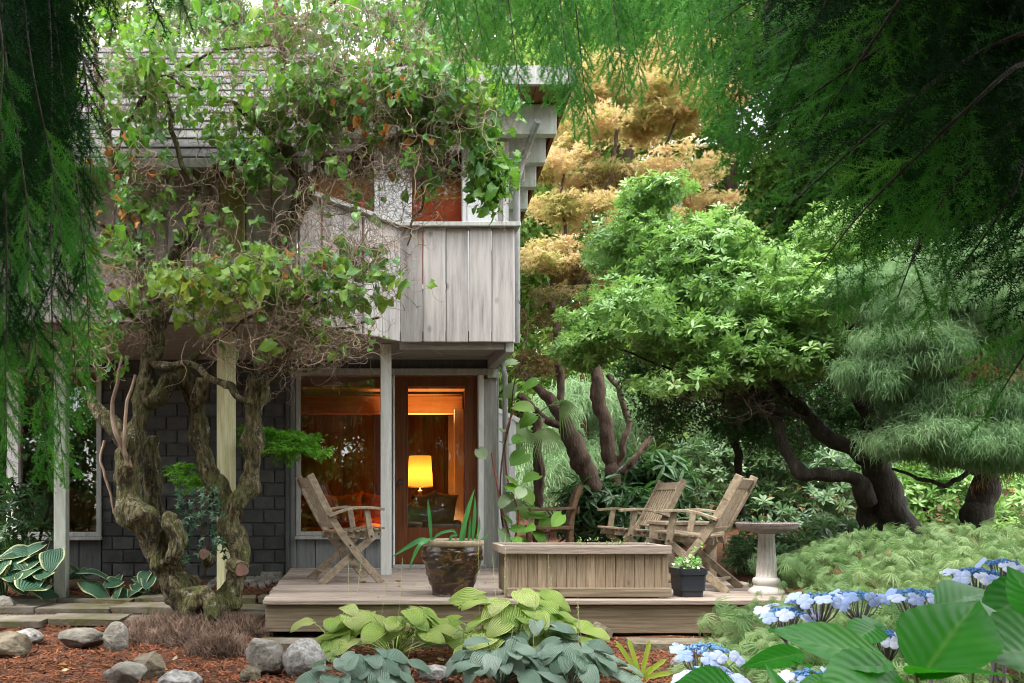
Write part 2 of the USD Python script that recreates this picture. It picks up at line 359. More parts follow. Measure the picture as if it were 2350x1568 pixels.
rough_mat('post_paint', [(0.3, (0.40, 0.40, 0.37)), (0.7, (0.56, 0.56, 0.53))], 5, (9, 9, 0.6), 0.6, 0.2, 30)
rough_mat('post_mossy', [(0.3, (0.26, 0.25, 0.10)), (0.55, (0.40, 0.38, 0.22)), (0.8, (0.50, 0.47, 0.36))], 5, (7, 7, 0.7), 0.75, 0.2, 30)
rough_mat('white_paint', [(0.3, (0.58, 0.58, 0.58)), (0.7, (0.76, 0.76, 0.77))], 5, (5, 5, 1), 0.5, 0.08, 30)
rough_mat('dark_paint', [(0.3, (0.04, 0.042, 0.042)), (0.7, (0.085, 0.087, 0.087))], 6, (6, 6, 0.7), 0.7, 0.2, 30)
rough_mat('board_paint', [(0.3, (0.10, 0.105, 0.105)), (0.7, (0.19, 0.195, 0.195))], 6, (6, 6, 0.7), 0.7, 0.25, 30, per_island=0.1)
rough_mat('brick_paint', [(0.3, (0.030, 0.032, 0.031)), (0.55, (0.052, 0.054, 0.05)), (0.8, (0.085, 0.087, 0.08))], 9, (1, 1, 1), 0.75, 0.5, 60, per_island=0.3)
rough_mat('mortar', [(0.3, (0.03, 0.03, 0.03)), (0.7, (0.06, 0.06, 0.058))], 14)
rough_mat('shingle', [(0.25, (0.07, 0.067, 0.066)), (0.55, (0.12, 0.115, 0.113)), (0.8, (0.18, 0.173, 0.17))], 5, (1, 1, 1), 0.9, 0.3, 50, spec=0.1, per_island=0.08)
rough_mat('soffit_wood', [(0.3, (0.10, 0.05, 0.025)), (0.7, (0.25, 0.13, 0.065))], 6, (4, 0.6, 4), 0.6, 0.2, 30, per_island=0.2)
rough_mat('porch_soffit', [(0.3, (0.17, 0.165, 0.15)), (0.7, (0.3, 0.29, 0.265))], 6, (0.6, 5, 5), 0.7, 0.2, 30, per_island=0.1)
rough_mat('door_wood', [(0.25, (0.055, 0.016, 0.006)), (0.5, (0.12, 0.036, 0.011)), (0.75, (0.19, 0.062, 0.018))], 5, (9, 9, 0.5), 0.35, 0.1, 30, spec=0.5)
rough_mat('panel_wood', [(0.25, (0.10, 0.04, 0.017)), (0.5, (0.20, 0.085, 0.035)), (0.75, (0.30, 0.13, 0.055))], 4, (7, 7, 0.5), 0.5, 0.1, 30, per_island=0.2)
rough_mat('warm_beam', [(0.3, (0.38, 0.15, 0.045)), (0.7, (0.55, 0.26, 0.09))], 4, (0.5, 6, 6), 0.5, 0.1, 30)
rough_mat('orange_wall', [(0.3, (0.62, 0.19, 0.03)), (0.7, (0.74, 0.27, 0.05))], 3, (1, 1, 1), 0.7, 0.05, 30)
rough_mat('red_wall', [(0.3, (0.45, 0.05, 0.015)), (0.7, (0.58, 0.09, 0.025))], 3, (1, 1, 1), 0.7, 0.05, 30)
rough_mat('carpet', [(0.3, (0.10, 0.06, 0.035)), (0.7, (0.16, 0.10, 0.06))], 60)
rough_mat('metal_pipe', [(0.3, (0.16, 0.16, 0.155)), (0.7, (0.26, 0.26, 0.25))], 9, (3, 3, 1), 0.5, 0.1, 30)
plain('dark_metal', (0.02, 0.02, 0.02), 0.4); plain('brass', (0.35, 0.2, 0.07), 0.35, metallic=0.8)
mat('glass', {'f': ('fresnel', {'IOR': 1.9}), 't': ('transparent_bsdf', {'color': (0.93, 0.95, 0.94)}), 'g': ('glossy_bsdf', {'roughness': 0.0, 'color': (1, 1, 1)}), 'x': ('mix_closure', {})},
    [('f.fac', 'x.fac'), ('t.BSDF', 'x.closure1'), ('g.BSDF', 'x.closure2')], surface='x.closure')
mat('upper_glass', {'f': ('fresnel', {'IOR': 1.38}), 't': ('transparent_bsdf', {'color': (0.93, 0.95, 0.94)}), 'g': ('glossy_bsdf', {'roughness': 0.0, 'color': (1, 1, 1)}), 'x': ('mix_closure', {})},
    [('f.fac', 'x.fac'), ('t.BSDF', 'x.closure1'), ('g.BSDF', 'x.closure2')], surface='x.closure')
rough_mat('sofa_cloth', [(0.3, (0.62, 0.57, 0.48)), (0.7, (0.74, 0.69, 0.6))], 60, bump=0.2, bscale=300)
rough_mat('orange_cloth', [(0.3, (0.42, 0.15, 0.02)), (0.7, (0.58, 0.24, 0.04))], 40, bump=0.2, bscale=300)
rough_mat('rust_cloth', [(0.3, (0.30, 0.07, 0.015)), (0.7, (0.42, 0.12, 0.025))], 40, bump=0.2, bscale=300)
mat('lamp_shade', {'g': ('geometry', {}), 'n': ('noise_texture', {'scale': 30.0}), 'mp': ('mapping', {'scale': (1, 1, 0.05)}), 'r': ('rgb_ramp', {'ramp': [(0.3, (1.0, 0.36, 0.03)), (0.7, (1.0, 0.47, 0.07))]}),
    'e': ('emission', {'strength': 0.16}), 't': ('translucent_bsdf', {'color': (0.016, 0.0064, 0.0010)}), 'a': ('add_closure', {})},
    [('g.position', 'mp.vector'), ('mp.vector', 'n.vector'), ('n.fac', 'r.fac'), ('r.color', 'e.color'), ('e.emission', 'a.closure1'), ('t.BSDF', 'a.closure2')], surface='a.closure')
# stone and ground
rough_mat('mulch_ground', [(0.25, (0.028, 0.012, 0.007)), (0.5, (0.09, 0.036, 0.017)), (0.75, (0.17, 0.075, 0.035))], 30, rough=0.95, bump=0.8, bscale=110, dist=0.02)
rough_mat('mulch_chip', [(0.25, (0.07, 0.022, 0.010)), (0.5, (0.155, 0.052, 0.021)), (0.75, (0.27, 0.115, 0.055))], 7, rough=0.9, bump=0.2, bscale=90, per_island=0.55)
rough_mat('grey_rock', [(0.25, (0.06, 0.054, 0.043)), (0.5, (0.16, 0.145, 0.122)), (0.75, (0.28, 0.265, 0.235))], 7, rough=0.9, bump=0.7, bscale=45, dist=0.02)
rough_mat('granite', [(0.3, (0.05, 0.045, 0.04)), (0.45, (0.18, 0.168, 0.155)), (0.6, (0.28, 0.27, 0.255)), (0.8, (0.42, 0.41, 0.39))], 26, rough=0.9, bump=0.6, bscale=90)
rough_mat('brown_rock', [(0.25, (0.045, 0.036, 0.022)), (0.5, (0.12, 0.098, 0.065)), (0.75, (0.22, 0.19, 0.14))], 7, rough=0.9, bump=0.7, bscale=45, dist=0.02)
rough_mat('flagstone', [(0.25, (0.035, 0.03, 0.018)), (0.40, (0.075, 0.072, 0.026)), (0.52, (0.105, 0.09, 0.066)), (0.8, (0.20, 0.175, 0.145))], 3.2, rough=0.9, bump=0.6, bscale=40, dist=0.015, per_island=0.2)
rough_mat('cast_stone', [(0.3, (0.27, 0.25, 0.225)), (0.5, (0.38, 0.355, 0.325)), (0.75, (0.46, 0.435, 0.405))], 8, rough=0.85, bump=0.3, bscale=70)
rough_mat('rim_stone', [(0.3, (0.10, 0.08, 0.072)), (0.7, (0.24, 0.20, 0.185))], 12, rough=0.85, bump=0.5, bscale=80)
rough_mat('soil', [(0.3, (0.02, 0.013, 0.008)), (0.7, (0.06, 0.04, 0.025))], 40, bump=0.8, bscale=90)
rough_mat('glaze', [(0.30, (0.008, 0.005, 0.0035)), (0.50, (0.018, 0.009, 0.005)), (0.58, (0.075, 0.042, 0.014)), (0.66, (0.03, 0.015, 0.007)), (0.85, (0.10, 0.065, 0.028))], 9, (1, 1, 1.7), 0.16, 0.55, 16, spec=0.6, dist=0.012, distortion=1.6, coord='obj')
rough_mat('pot_rim', [(0.3, (0.12, 0.085, 0.05)), (0.7, (0.27, 0.21, 0.14))], 14, rough=0.35, bump=0.2, coord='obj')
plain('black_plastic', (0.013, 0.015, 0.02), 0.38)
# bark
rough_mat('hazel_bark', [(0.30, (0.012, 0.009, 0.006)), (0.43, (0.045, 0.035, 0.018)), (0.52, (0.10, 0.088, 0.034)), (0.60, (0.17, 0.135, 0.075)), (0.75, (0.30, 0.24, 0.16))], 11, (3.0, 3.0, 0.9), 0.92, 1.0, 22, dist=0.07, detail=10, moss=(0.085, 0.10, 0.022))
rough_mat('cut_wood', [(0.3, (0.055, 0.028, 0.02)), (0.7, (0.15, 0.08, 0.06))], 9, rough=0.85, bump=0.4)
rough_mat('dark_bark', [(0.3, (0.012, 0.010, 0.008)), (0.6, (0.04, 0.032, 0.022)), (0.8, (0.08, 0.065, 0.045))], 8, (2, 2, 0.6), 0.9, 0.9, 24, dist=0.03)
rough_mat('brown_bark', [(0.3, (0.035, 0.022, 0.014)), (0.6, (0.10, 0.065, 0.045)), (0.8, (0.19, 0.14, 0.10))], 8, (2, 2, 0.6), 0.9, 0.8, 26, dist=0.03)
rough_mat('red_bark', [(0.3, (0.045, 0.02, 0.013)), (0.7, (0.16, 0.075, 0.05))], 8, (3, 3, 0.4), 0.9, 0.8, 26, dist=0.03)
rough_mat('twig', [(0.3, (0.11, 0.075, 0.05)), (0.55, (0.26, 0.19, 0.135)), (0.8, (0.42, 0.33, 0.25))], 3.0, rough=0.8, bump=0.0, per_island=0.35)
rough_mat('dark_twig', [(0.3, (0.035, 0.024, 0.018)), (0.8, (0.14, 0.10, 0.075))], 3.0, rough=0.8, bump=0.0, per_island=0.3)
rough_mat('dead_twig', [(0.3, (0.075, 0.045, 0.03)), (0.6, (0.19, 0.125, 0.09)), (0.85, (0.32, 0.23, 0.18))], 9.0, rough=0.9, bump=0.0, per_island=0.4)
rough_mat('dead_needles', [(0.3, (0.11, 0.05, 0.022)), (0.8, (0.26, 0.14, 0.075))], 3.0, rough=0.9, bump=0.0, per_island=0.3)
plain('green_stem', (0.09, 0.17, 0.03), 0.5); plain('pale_stem', (0.28, 0.30, 0.14), 0.6); plain('red_stem', (0.2, 0.05, 0.025), 0.5); plain('grey_stem', (0.10, 0.085, 0.09), 0.7)
# foliage
leaf_mat('hazel_leaf', [(0.0, (0.020, 0.075, 0.020)), (0.35, (0.048, 0.165, 0.028)), (0.7, (0.13, 0.28, 0.036)), (0.9, (0.26, 0.38, 0.04)), (1.0, (0.36, 0.41, 0.06))], 0.42, 0.5, (0.18, 0.40, 0.02), 0.40, vein=0.25, patch=0.5, patch_scale=1.3)
leaf_mat('hazel_leaf_lower', [(0.0, (0.025, 0.09, 0.022)), (0.4, (0.075, 0.19, 0.03)), (0.75, (0.19, 0.32, 0.035)), (1.0, (0.34, 0.36, 0.05))], 0.5, 0.4, (0.26, 0.42, 0.03), 0.35, vein=0.35, patch=0.5, patch_scale=1.3)
leaf_mat('brown_leaf', [(0.0, (0.12, 0.045, 0.015)), (0.5, (0.27, 0.12, 0.03)), (1.0, (0.42, 0.24, 0.05))], 0.7, 0.2, (0.35, 0.15, 0.03), 0.25)
leaf_mat('cedar_lit', [(0.0, (0.012, 0.05, 0.010)), (0.5, (0.034, 0.135, 0.020)), (0.95, (0.11, 0.29, 0.035)), (1.0, (0.20, 0.17, 0.06))], 0.6, 0.12, (0.07, 0.30, 0.02), 0.42, patch=0.45, patch_scale=3.0)  # lit copy of the cedar colour, for the outer sprays
leaf_mat('cedar_shaded', [(0.0, (0.003, 0.012, 0.004)), (0.6, (0.007, 0.030, 0.007)), (1.0, (0.016, 0.070, 0.010))], 0.65, 0.06, (0.012, 0.075, 0.005), 0.22, patch=0.4, patch_scale=3.0)  # shaded copy of the cedar colour: shade put into the needles
leaf_mat('hemlock_green', [(0.0, (0.016, 0.08, 0.016)), (0.5, (0.05, 0.185, 0.03)), (1.0, (0.13, 0.31, 0.05))], 0.6, 0.15, (0.09, 0.36, 0.03), 0.42, patch=0.5, patch_scale=3.0)
leaf_mat('rhodo_bright', [(0.0, (0.06, 0.16, 0.04)), (0.35, (0.14, 0.28, 0.07)), (0.7, (0.25, 0.42, 0.12)), (1.0, (0.42, 0.54, 0.23))], 0.36, 0.55, (0.26, 0.46, 0.07), 0.35, patch=0.5, patch_scale=0.8)
leaf_mat('rhodo_dark', [(0.0, (0.035, 0.09, 0.035)), (0.4, (0.085, 0.165, 0.065)), (0.8, (0.18, 0.27, 0.12)), (1.0, (0.28, 0.37, 0.19))], 0.36, 0.6, (0.12, 0.26, 0.05), 0.28, patch=0.4, patch_scale=0.9)
leaf_mat('laurel_dark', [(0.0, (0.02, 0.06, 0.022)), (1.0, (0.075, 0.16, 0.05))], 0.35, 0.6, (0.07, 0.22, 0.03), 0.25)
leaf_mat('yew_dark', [(0.0, (0.014, 0.05, 0.015)), (1.0, (0.055, 0.15, 0.035))], 0.5, 0.4, (0.06, 0.2, 0.02), 0.35)
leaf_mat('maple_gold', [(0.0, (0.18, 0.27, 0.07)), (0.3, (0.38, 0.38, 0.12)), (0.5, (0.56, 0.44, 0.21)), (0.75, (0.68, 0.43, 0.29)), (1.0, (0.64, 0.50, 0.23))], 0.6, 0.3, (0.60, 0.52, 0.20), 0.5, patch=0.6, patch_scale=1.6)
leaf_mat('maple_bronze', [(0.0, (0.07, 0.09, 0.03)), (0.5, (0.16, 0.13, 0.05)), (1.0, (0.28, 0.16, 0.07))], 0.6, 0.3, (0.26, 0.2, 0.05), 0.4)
leaf_mat('maple_green', [(0.0, (0.045, 0.16, 0.012)), (0.6, (0.10, 0.29, 0.018)), (1.0, (0.2, 0.40, 0.03))], 0.55, 0.3, (0.2, 0.5, 0.02), 0.4)
leaf_mat('feather_maple', [(0.0, (0.06, 0.14, 0.05)), (0.5, (0.15, 0.24, 0.09)), (1.0, (0.28, 0.35, 0.16))], 0.55, 0.25, (0.2, 0.34, 0.09), 0.35, patch=0.6, patch_scale=1.6)
leaf_mat('weeping_green', [(0.0, (0.055, 0.13, 0.05)), (0.5, (0.14, 0.24, 0.11)), (1.0, (0.27, 0.36, 0.19))], 0.6, 0.15, (0.17, 0.32, 0.09), 0.35, patch=0.6, patch_scale=1.6)
leaf_mat('cypress_pale', [(0.0, (0.12, 0.22, 0.10)), (0.5, (0.25, 0.38, 0.2)), (1.0, (0.40, 0.50, 0.30))], 0.6, 0.2, (0.3, 0.46, 0.16), 0.4, patch=0.6, patch_scale=0.9)
leaf_mat('grove_leaf', [(0.0, (0.05, 0.13, 0.03)), (0.5, (0.14, 0.26, 0.06)), (0.85, (0.28, 0.38, 0.09)), (1.0, (0.42, 0.44, 0.11))], 0.5, 0.4, (0.32, 0.48, 0.06), 0.45, patch=0.5, patch_scale=0.35)
leaf_mat('grove_dark', [(0.0, (0.02, 0.06, 0.02)), (1.0, (0.09, 0.19, 0.045))], 0.5, 0.4, (0.1, 0.28, 0.03), 0.4, patch=0.5, patch_scale=0.35)
leaf_mat('palm_leaf', [(0.0, (0.10, 0.19, 0.06)), (1.0, (0.26, 0.33, 0.10))], 0.5, 0.4, (0.2, 0.35, 0.05), 0.3)
leaf_mat('hosta_cream', [(0.0, (0.022, 0.075, 0.045)), (1.0, (0.055, 0.14, 0.075))], 0.5, 0.35, (0.05, 0.2, 0.05), 0.2, margin=(0.40, 0.43, 0.22), rib=0.7)
leaf_mat('hosta_gold', [(0.0, (0.13, 0.27, 0.045)), (0.45, (0.34, 0.47, 0.10)), (0.92, (0.55, 0.60, 0.24)), (1.0, (0.56, 0.52, 0.16))], 0.42, 0.45, (0.42, 0.58, 0.10), 0.28, rib=1.0, patch=0.5, patch_scale=5)
leaf_mat('hosta_blue', [(0.0, (0.075, 0.16, 0.10)), (0.5, (0.19, 0.285, 0.215)), (0.9, (0.34, 0.42, 0.355)), (1.0, (0.34, 0.40, 0.18))], 0.42, 0.5, (0.14, 0.29, 0.11), 0.2, rib=0.9, patch=0.5, patch_scale=5)
leaf_mat('iris_leaf', [(0.0, (0.03, 0.15, 0.045)), (1.0, (0.075, 0.26, 0.07))], 0.45, 0.4, (0.1, 0.36, 0.05), 0.3)
leaf_mat('strap_leaf', [(0.0, (0.20, 0.30, 0.035)), (1.0, (0.36, 0.42, 0.06))], 0.45, 0.4, (0.35, 0.5, 0.05), 0.3)
leaf_mat('hydrangea_leaf', [(0.0, (0.007, 0.105, 0.005)), (0.7, (0.022, 0.19, 0.009)), (1.0, (0.06, 0.24, 0.015))], 0.42, 0.22, (0.04, 0.42, 0.006), 0.42, vein=0.18, pinnate=0.07, patch=0.85, patch_scale=7)
leaf_mat('vine_leaf', [(0.0, (0.05, 0.17, 0.025)), (0.6, (0.13, 0.30, 0.035)), (1.0, (0.25, 0.36, 0.10))], 0.5, 0.35, (0.22, 0.48, 0.03), 0.4, vein=0.3)
leaf_mat('vine_leaf_pale', [(0.0, (0.16, 0.25, 0.13)), (1.0, (0.30, 0.38, 0.22))], 0.5, 0.35, (0.2, 0.36, 0.1), 0.3, vein=0.3)
leaf_mat('ivy_leaf', [(0.0, (0.018, 0.06, 0.03)), (1.0, (0.065, 0.14, 0.07))], 0.5, 0.4, (0.06, 0.2, 0.05), 0.2)
leaf_mat('variegated_leaf', [(0.0, (0.05, 0.17, 0.03)), (0.7, (0.14, 0.30, 0.06)), (0.78, (0.6, 0.62, 0.45)), (1.0, (0.75, 0.75, 0.62))], 0.5, 0.4, (0.2, 0.4, 0.1), 0.25, patch=0.1)
leaf_mat('petal_blue', [(0.0, (0.30, 0.43, 0.76)), (0.5, (0.48, 0.58, 0.83)), (1.0, (0.70, 0.75, 0.88))], 0.6, 0.15, (0.45, 0.55, 0.85), 0.35, patch=0.1)
leaf_mat('bud_blue', [(0.0, (0.06, 0.19, 0.44)), (1.0, (0.22, 0.42, 0.68))], 0.6, 0.2, (0.2, 0.4, 0.8), 0.2)
plain('small_flower', (0.6, 0.5, 0.62), 0.6)
plain('seed_orange', (0.42, 0.2, 0.05), 0.7); plain('seed_cream', (0.5, 0.42, 0.24), 0.7)
leaf_mat('pale_dry_leaf', [(0.0, (0.26, 0.20, 0.11)), (1.0, (0.48, 0.42, 0.28))], 0.7, 0.2, (0.3, 0.22, 0.1), 0.2)
# ---------------------------------------------------------------- ground
def sst(t): t = np.clip(t, 0, 1); return t * t * (3 - 2 * t)
def gz(x, y):
    x, y = np.asarray(x, float), np.asarray(y, float)
    z = 0.17 * sst((y - 5.4) / 3.2) + 0.5 * sst((x - 3.7) / 1.7) * sst((y - 3.8) / 2.8) + 0.9 * sst((y - 11) / 14) * sst((np.abs(x) - 1) / 5)
    p = np.stack([x, y, np.zeros_like(x)], -1)
    return z + 0.07 * (meshkit.fbm(p * 1.3, 3, 5) - 0.5) * sst((9.2 - y) / 1.0)
gx = np.concatenate([np.linspace(-70, -6, 14)[:-1], np.linspace(-6, 9, 151), np.linspace(9, 70, 14)[1:]])
gy = np.concatenate([np.linspace(-50, 1, 12)[:-1], np.linspace(1, 13, 121), np.linspace(13, 90, 16)[1:]])
GX, GY = np.meshgrid(gx, gy, indexing='ij')
inhouse = (GY > 8.9) & (GX > -5) & (GX < 1.5)
GZ = np.where(inhouse, 0.05, gz(GX, GY))
nx, ny = GX.shape
ii = (np.arange(nx - 1)[:, None] * ny + np.arange(ny - 1)[None, :]).ravel()
obj('ground', (np.stack([GX, GY, GZ], -1).reshape(-1, 3), np.stack([ii, ii + ny, ii + ny + 1, ii + 1], 1)), 'mulch_ground', smooth=True, kind='structure', label='bare earth and bark mulch of the shady garden bed')

# ---------------------------------------------------------------- house
H = thing('house', 'two storey timber house with grey board balcony and dark painted brick', 'house')
FY = 8.8                                                            # ground floor front
rg = np.random.default_rng(11)
def hb(name, lo, hi, m, parent=None, c=0.004, **k): return obj(name, box(lo, hi, c), m, parent or H, **k)

# brick wall: dark joints behind, every brick its own piece
bw = hb('brick_wall', (-2.62, FY + 0.014, 0.0), (-0.67, FY + 0.16, 2.5), 'mortar')
rh, bl = 0.142, 0.23
for r in range(17):
    z0 = 0.06 + r * rh
    x = -2.62 + (-(r % 2) * bl / 2)
    while x < -0.68:
        a, b = max(x, -2.62), min(x + bl - 0.014, -0.67)
        if b - a > 0.03:
            d = rg.uniform(-0.004, 0.004)
            hb('brick', (a, FY + d, z0), (b, FY + 0.09, min(z0 + rh - 0.014, 2.49)), 'brick_paint', bw, 0.006)
        x += bl
hb('footing_block', (-0.93, FY - 0.10, 0.13), (-0.70, FY - 0.008, 0.25), 'grey_rock', c=0.012)
hb('corner_pipe', (-0.668, FY - 0.02, 0.2), (-0.625, FY + 0.06, 2.49), 'dark_paint')
hb('trim_board', (-0.622, FY - 0.005, 0.2), (-0.56, FY + 0.08, 2.40), 'board_paint')
# window beside the door
def window(x0, x1, z0, z1, y, fm, bar_w=0.05, mull=(), depth=0.09, sill=True, gm='glass'):
    w = H + '/' + numbered(H, 'window').split('/')[-1]
    UsdGeom.Xform.Define(stage, w)
    for a, b in (((x0, z0), (x0 + bar_w, z1)), ((x1 - bar_w, z0), (x1, z1))): hb('frame', (a[0], y - 0.02, a[1]), (b[0], y + depth, b[1]), fm, w)
    hb('frame', (x0 + bar_w, y - 0.018, z1 - bar_w), (x1 - bar_w, y + depth, z1), fm, w)
    hb('frame', (x0 + bar_w, y - 0.018, z0), (x1 - bar_w, y + depth, z0 + bar_w), fm, w)
    for m0, m1 in mull: hb('mullion', (m0, y - 0.024, z0 + bar_w), (m1, y + depth, z1 - bar_w), 'white_paint', w)
    if sill: hb('sill', (x0 - 0.01, y - 0.07, z0 - 0.035), (x1 + 0.01, y + 0.05, z0 - 0.002), fm, w)
    edges = [x0 + bar_w] + [e for m in mull for e in m] + [x1 - bar_w]
    for a, b in zip(edges[::2], edges[1::2]): hb('pane', (a, y + 0.035, z0 + bar_w), (b, y + 0.040, z1 - bar_w), gm, w, 0.001)
    return w
window(-0.556, 0.40, 0.63, 2.395, FY, 'grey_paint', 0.046)
window(-4.3, -2.625, 0.62, 2.42, FY, 'grey_paint', 0.05, mull=((-3.63, -3.50),))
for k, (a, b) in enumerate(zip(np.linspace(-0.62, 0.44, 5)[:-1], np.linspace(-0.62, 0.44, 5)[1:])): hb('wall_board', (a + 0.004, FY + 0.01, 0.2), (b - 0.004, FY + 0.05, 0.592), 'board_paint')
for k, (a, b) in enumerate(zip(np.linspace(-4.3, -2.63, 8)[:-1], np.linspace(-4.3, -2.63, 8)[1:])): hb('wall_board', (a + 0.004, FY + 0.01, 0.05), (b - 0.004, FY + 0.05, 0.58), 'dark_paint')
hb('lower_wall', (-5.2, FY + 0.06, -0.1), (-4.31, FY + 0.16, 2.5), 'dark_paint')
hb('lower_wall', (-4.3, FY + 0.06, -0.1), (-2.63, FY + 0.16, 0.58), 'dark_paint')
hb('lower_wall', (-0.62, FY + 0.06, -0.1), (0.44, FY + 0.16, 0.59), 'dark_paint')
hb('wall_board', (0.404, FY - 0.004, 0.2), (0.47, FY + 0.14, 2.335), 'grey_paint')
# door
hb('door_frame', (0.472, FY - 0.03, 0.29), (0.492, FY + 0.14, 2.335), 'white_paint')
hb('door_frame', (1.378, FY - 0.03, 0.29), (1.432, FY + 0.14, 2.335), 'white_paint')
hb('header_trim', (-0.57, FY - 0.035, 2.338), (1.47, FY + 0.14, 2.405), 'grey_paint')
hb('header', (-0.67, FY + 0.02, 2.408), (1.57, FY + 0.16, 2.512), 'dark_paint')
hb('header', (-5.2, FY + 0.02, 2.423), (-2.622, FY + 0.16, 2.512), 'dark_paint')
hb('header', (-2.62, FY + 0.02, 2.494), (-0.672, FY + 0.158, 2.512), 'dark_paint')
hb('door_sill', (0.47, FY - 0.10, 0.292), (1.44, FY + 0.14, 0.325), 'grey_paint')
dr = H + '/door'; numbered(H, 'door'); UsdGeom.Xform.Define(stage, dr)
dy0, dy1 = FY + 0.035, FY + 0.08
hb('stile', (0.496, dy0, 0.33), (0.628, dy1, 2.33), 'door_wood', dr); hb('stile', (1.246, dy0, 0.33), (1.374, dy1, 2.33), 'door_wood', dr)
hb('rail', (0.629, dy0, 2.22), (1.245, dy1, 2.33), 'door_wood', dr); hb('rail', (0.629, dy0, 0.33), (1.245, dy1, 0.715), 'door_wood', dr)
hb('pane', (0.629, FY + 0.055, 0.716), (1.245, FY + 0.06, 2.219), 'glass', dr, 0.001)
for a, b in (((0.622, 0.712), (0.634, 2.224)), ((1.240, 0.712), (1.252, 2.224))): hb('glazing_bead', (a[0], dy0 - 0.008, a[1]), (b[0], dy0 + 0.01, b[1]), 'dark_paint', dr, 0.002)
kv, kf = lathe([(0.0, 0.0), (0.012, 0.0), (0.012, 0.03), (0.028, 0.04), (0.03, 0.055), (0.02, 0.068), (0.0, 0.07)], 20)
obj('handle', (np.stack([kv[:, 0], -kv[:, 2], kv[:, 1]], -1) + (0.545, dy0, 1.20), kf[:, ::-1]), 'dark_metal', dr, smooth=40)
# corner post and wall end right of the door
hb('corner_board', (1.434, FY - 0.012, 0.2), (1.572, FY + 0.15, 2.30), 'grey_paint')
hb('corner_block', (1.47, FY - 0.05, 2.302), (1.575, FY + 0.12, 2.40), 'green_grey_paint')
hb('side_wall', (1.574, FY + 0.02, 0.0), (1.60, 13.4, 2.5), 'grey_paint')
obj('downpipe', tube([(1.645, 8.70, 0.25), (1.645, 8.70, 2.3), (1.63, 8.74, 2.42), (1.60, 8.85, 2.5)], 0.028, 12), 'metal_pipe', H, smooth=40)
# posts under the overhang
hb('porch_post', (0.306, 7.90, 0.292), (0.408, 8.0, 2.50), 'post_paint')
pv, pf = cbox((0.125, 0.125, 2.44), 0.004); a = math.radians(40); R2 = np.array([[math.cos(a), math.sin(a), 0], [-math.sin(a), math.cos(a), 0], [0, 0, 1]])
obj('porch_post', (pv @ R2 + (-1.085, 7.35, 1.28), pf), 'post_mossy', H, label='post with greenish weathered paint')
hb('porch_post', (-2.60, 7.30, 0.0), (-2.495, 7.40, 2.50), 'green_grey_paint')
# overhanging upper floor
from shapely.geometry import Polygon
C, D = np.array([0.48, 7.75]), np.array([-0.42, 6.9])
pl = trimesh.creation.extrude_polygon(Polygon([(-4.2, 6.95), (-0.45, 6.95), (0.47, 7.83), (0.47, 8.95), (-4.2, 8.95)]), 0.10, engine='earcut'); pl.apply_translation((0, 0, 2.505))
obj('porch_ceiling', pl, 'porch_soffit', H)
for k in range(7):
    y0 = 7.80 + k * 0.15
    hb('ceiling_board', (0.47, y0, 2.505 - 0.003 * (k % 2)), (1.52, y0 + 0.143, 2.53), 'porch_soffit')
hb('balcony_floor', (0.472, 7.8, 2.534), (1.53, 8.6, 2.60), 'dark_paint')
obj('edge_beam', bar((1.515, 7.78, 2.45), (1.515, 8.79, 2.45), 0.08, 0.10), 'grey_paint', H)
obj('edge_beam', bar((0.48, 7.815, 2.463), (1.47, 7.815, 2.463), 0.05, 0.075), 'porch_soffit', H)
# balcony boards: each its own, front panel and the angled return
def boards(p0, p1, z0, z1, n, mats, thick=0.028, zt=None):
    p0, p1 = np.array([*p0, 0.0]), np.array([*p1, 0.0]); d = (p1 - p0) / n
    for k in range(n):
        e = d / np.linalg.norm(d) * 0.004; a, b = p0 + d * k + e, p0 + d * (k + 1) - e
        nrm = np.cross(d, (0, 0, 1)); nrm /= np.linalg.norm(nrm); off = nrm * (0.012 if k % 2 else 0.0)
        top = z1 if zt is None else zt((k + 0.5) / n)
        v, f = cbox((np.linalg.norm(b - a), thick, top - z0), 0.006)
        x = (b - a) / np.linalg.norm(b - a)
        obj('siding_board', (v @ np.array([x, np.cross((0, 0, 1), x), (0, 0, 1)]) + (a + b) / 2 + off + (0, 0, (z0 + top) / 2), f), mats if isinstance(mats, str) else mats[k % len(mats)], H)
boards(C, (1.55, 7.75), 2.485, 3.55, 5, 'siding')
boards(D, C - (0.004, 0.004), 2.49, 3.545, 5, 'siding')
boards((1.55, 7.77), (1.55, 8.58), 2.485, 3.55, 4, 'siding')
hb('balcony_cap', (0.43, 7.68, 3.553), (1.60, 7.83, 3.592), 'grey_paint')
obj('balcony_cap', bar((0.45, 7.74, 3.570), (-0.40, 6.90, 3.570), 0.15, 0.038), 'grey_paint', H)
hb('balcony_cap', (1.47, 7.832, 3.553), (1.60, 8.58, 3.592), 'grey_paint')
wm = ['siding', 'siding_mossy', 'siding_aged', 'siding', 'siding_aged', 'siding', 'siding', 'siding_aged', 'siding', 'siding', 'siding_aged', 'siding', 'siding', 'siding']
boards((-0.424, 6.9), (-3.9, 6.9), 2.49, 3.80, 16, [wm[0], wm[0], wm[1], wm[2], wm[3], wm[4], wm[5]] + wm[6:])
hb('upper_wall', (-3.9, 6.93, 2.49), (-0.45, 7.0, 3.80), 'dark_paint')
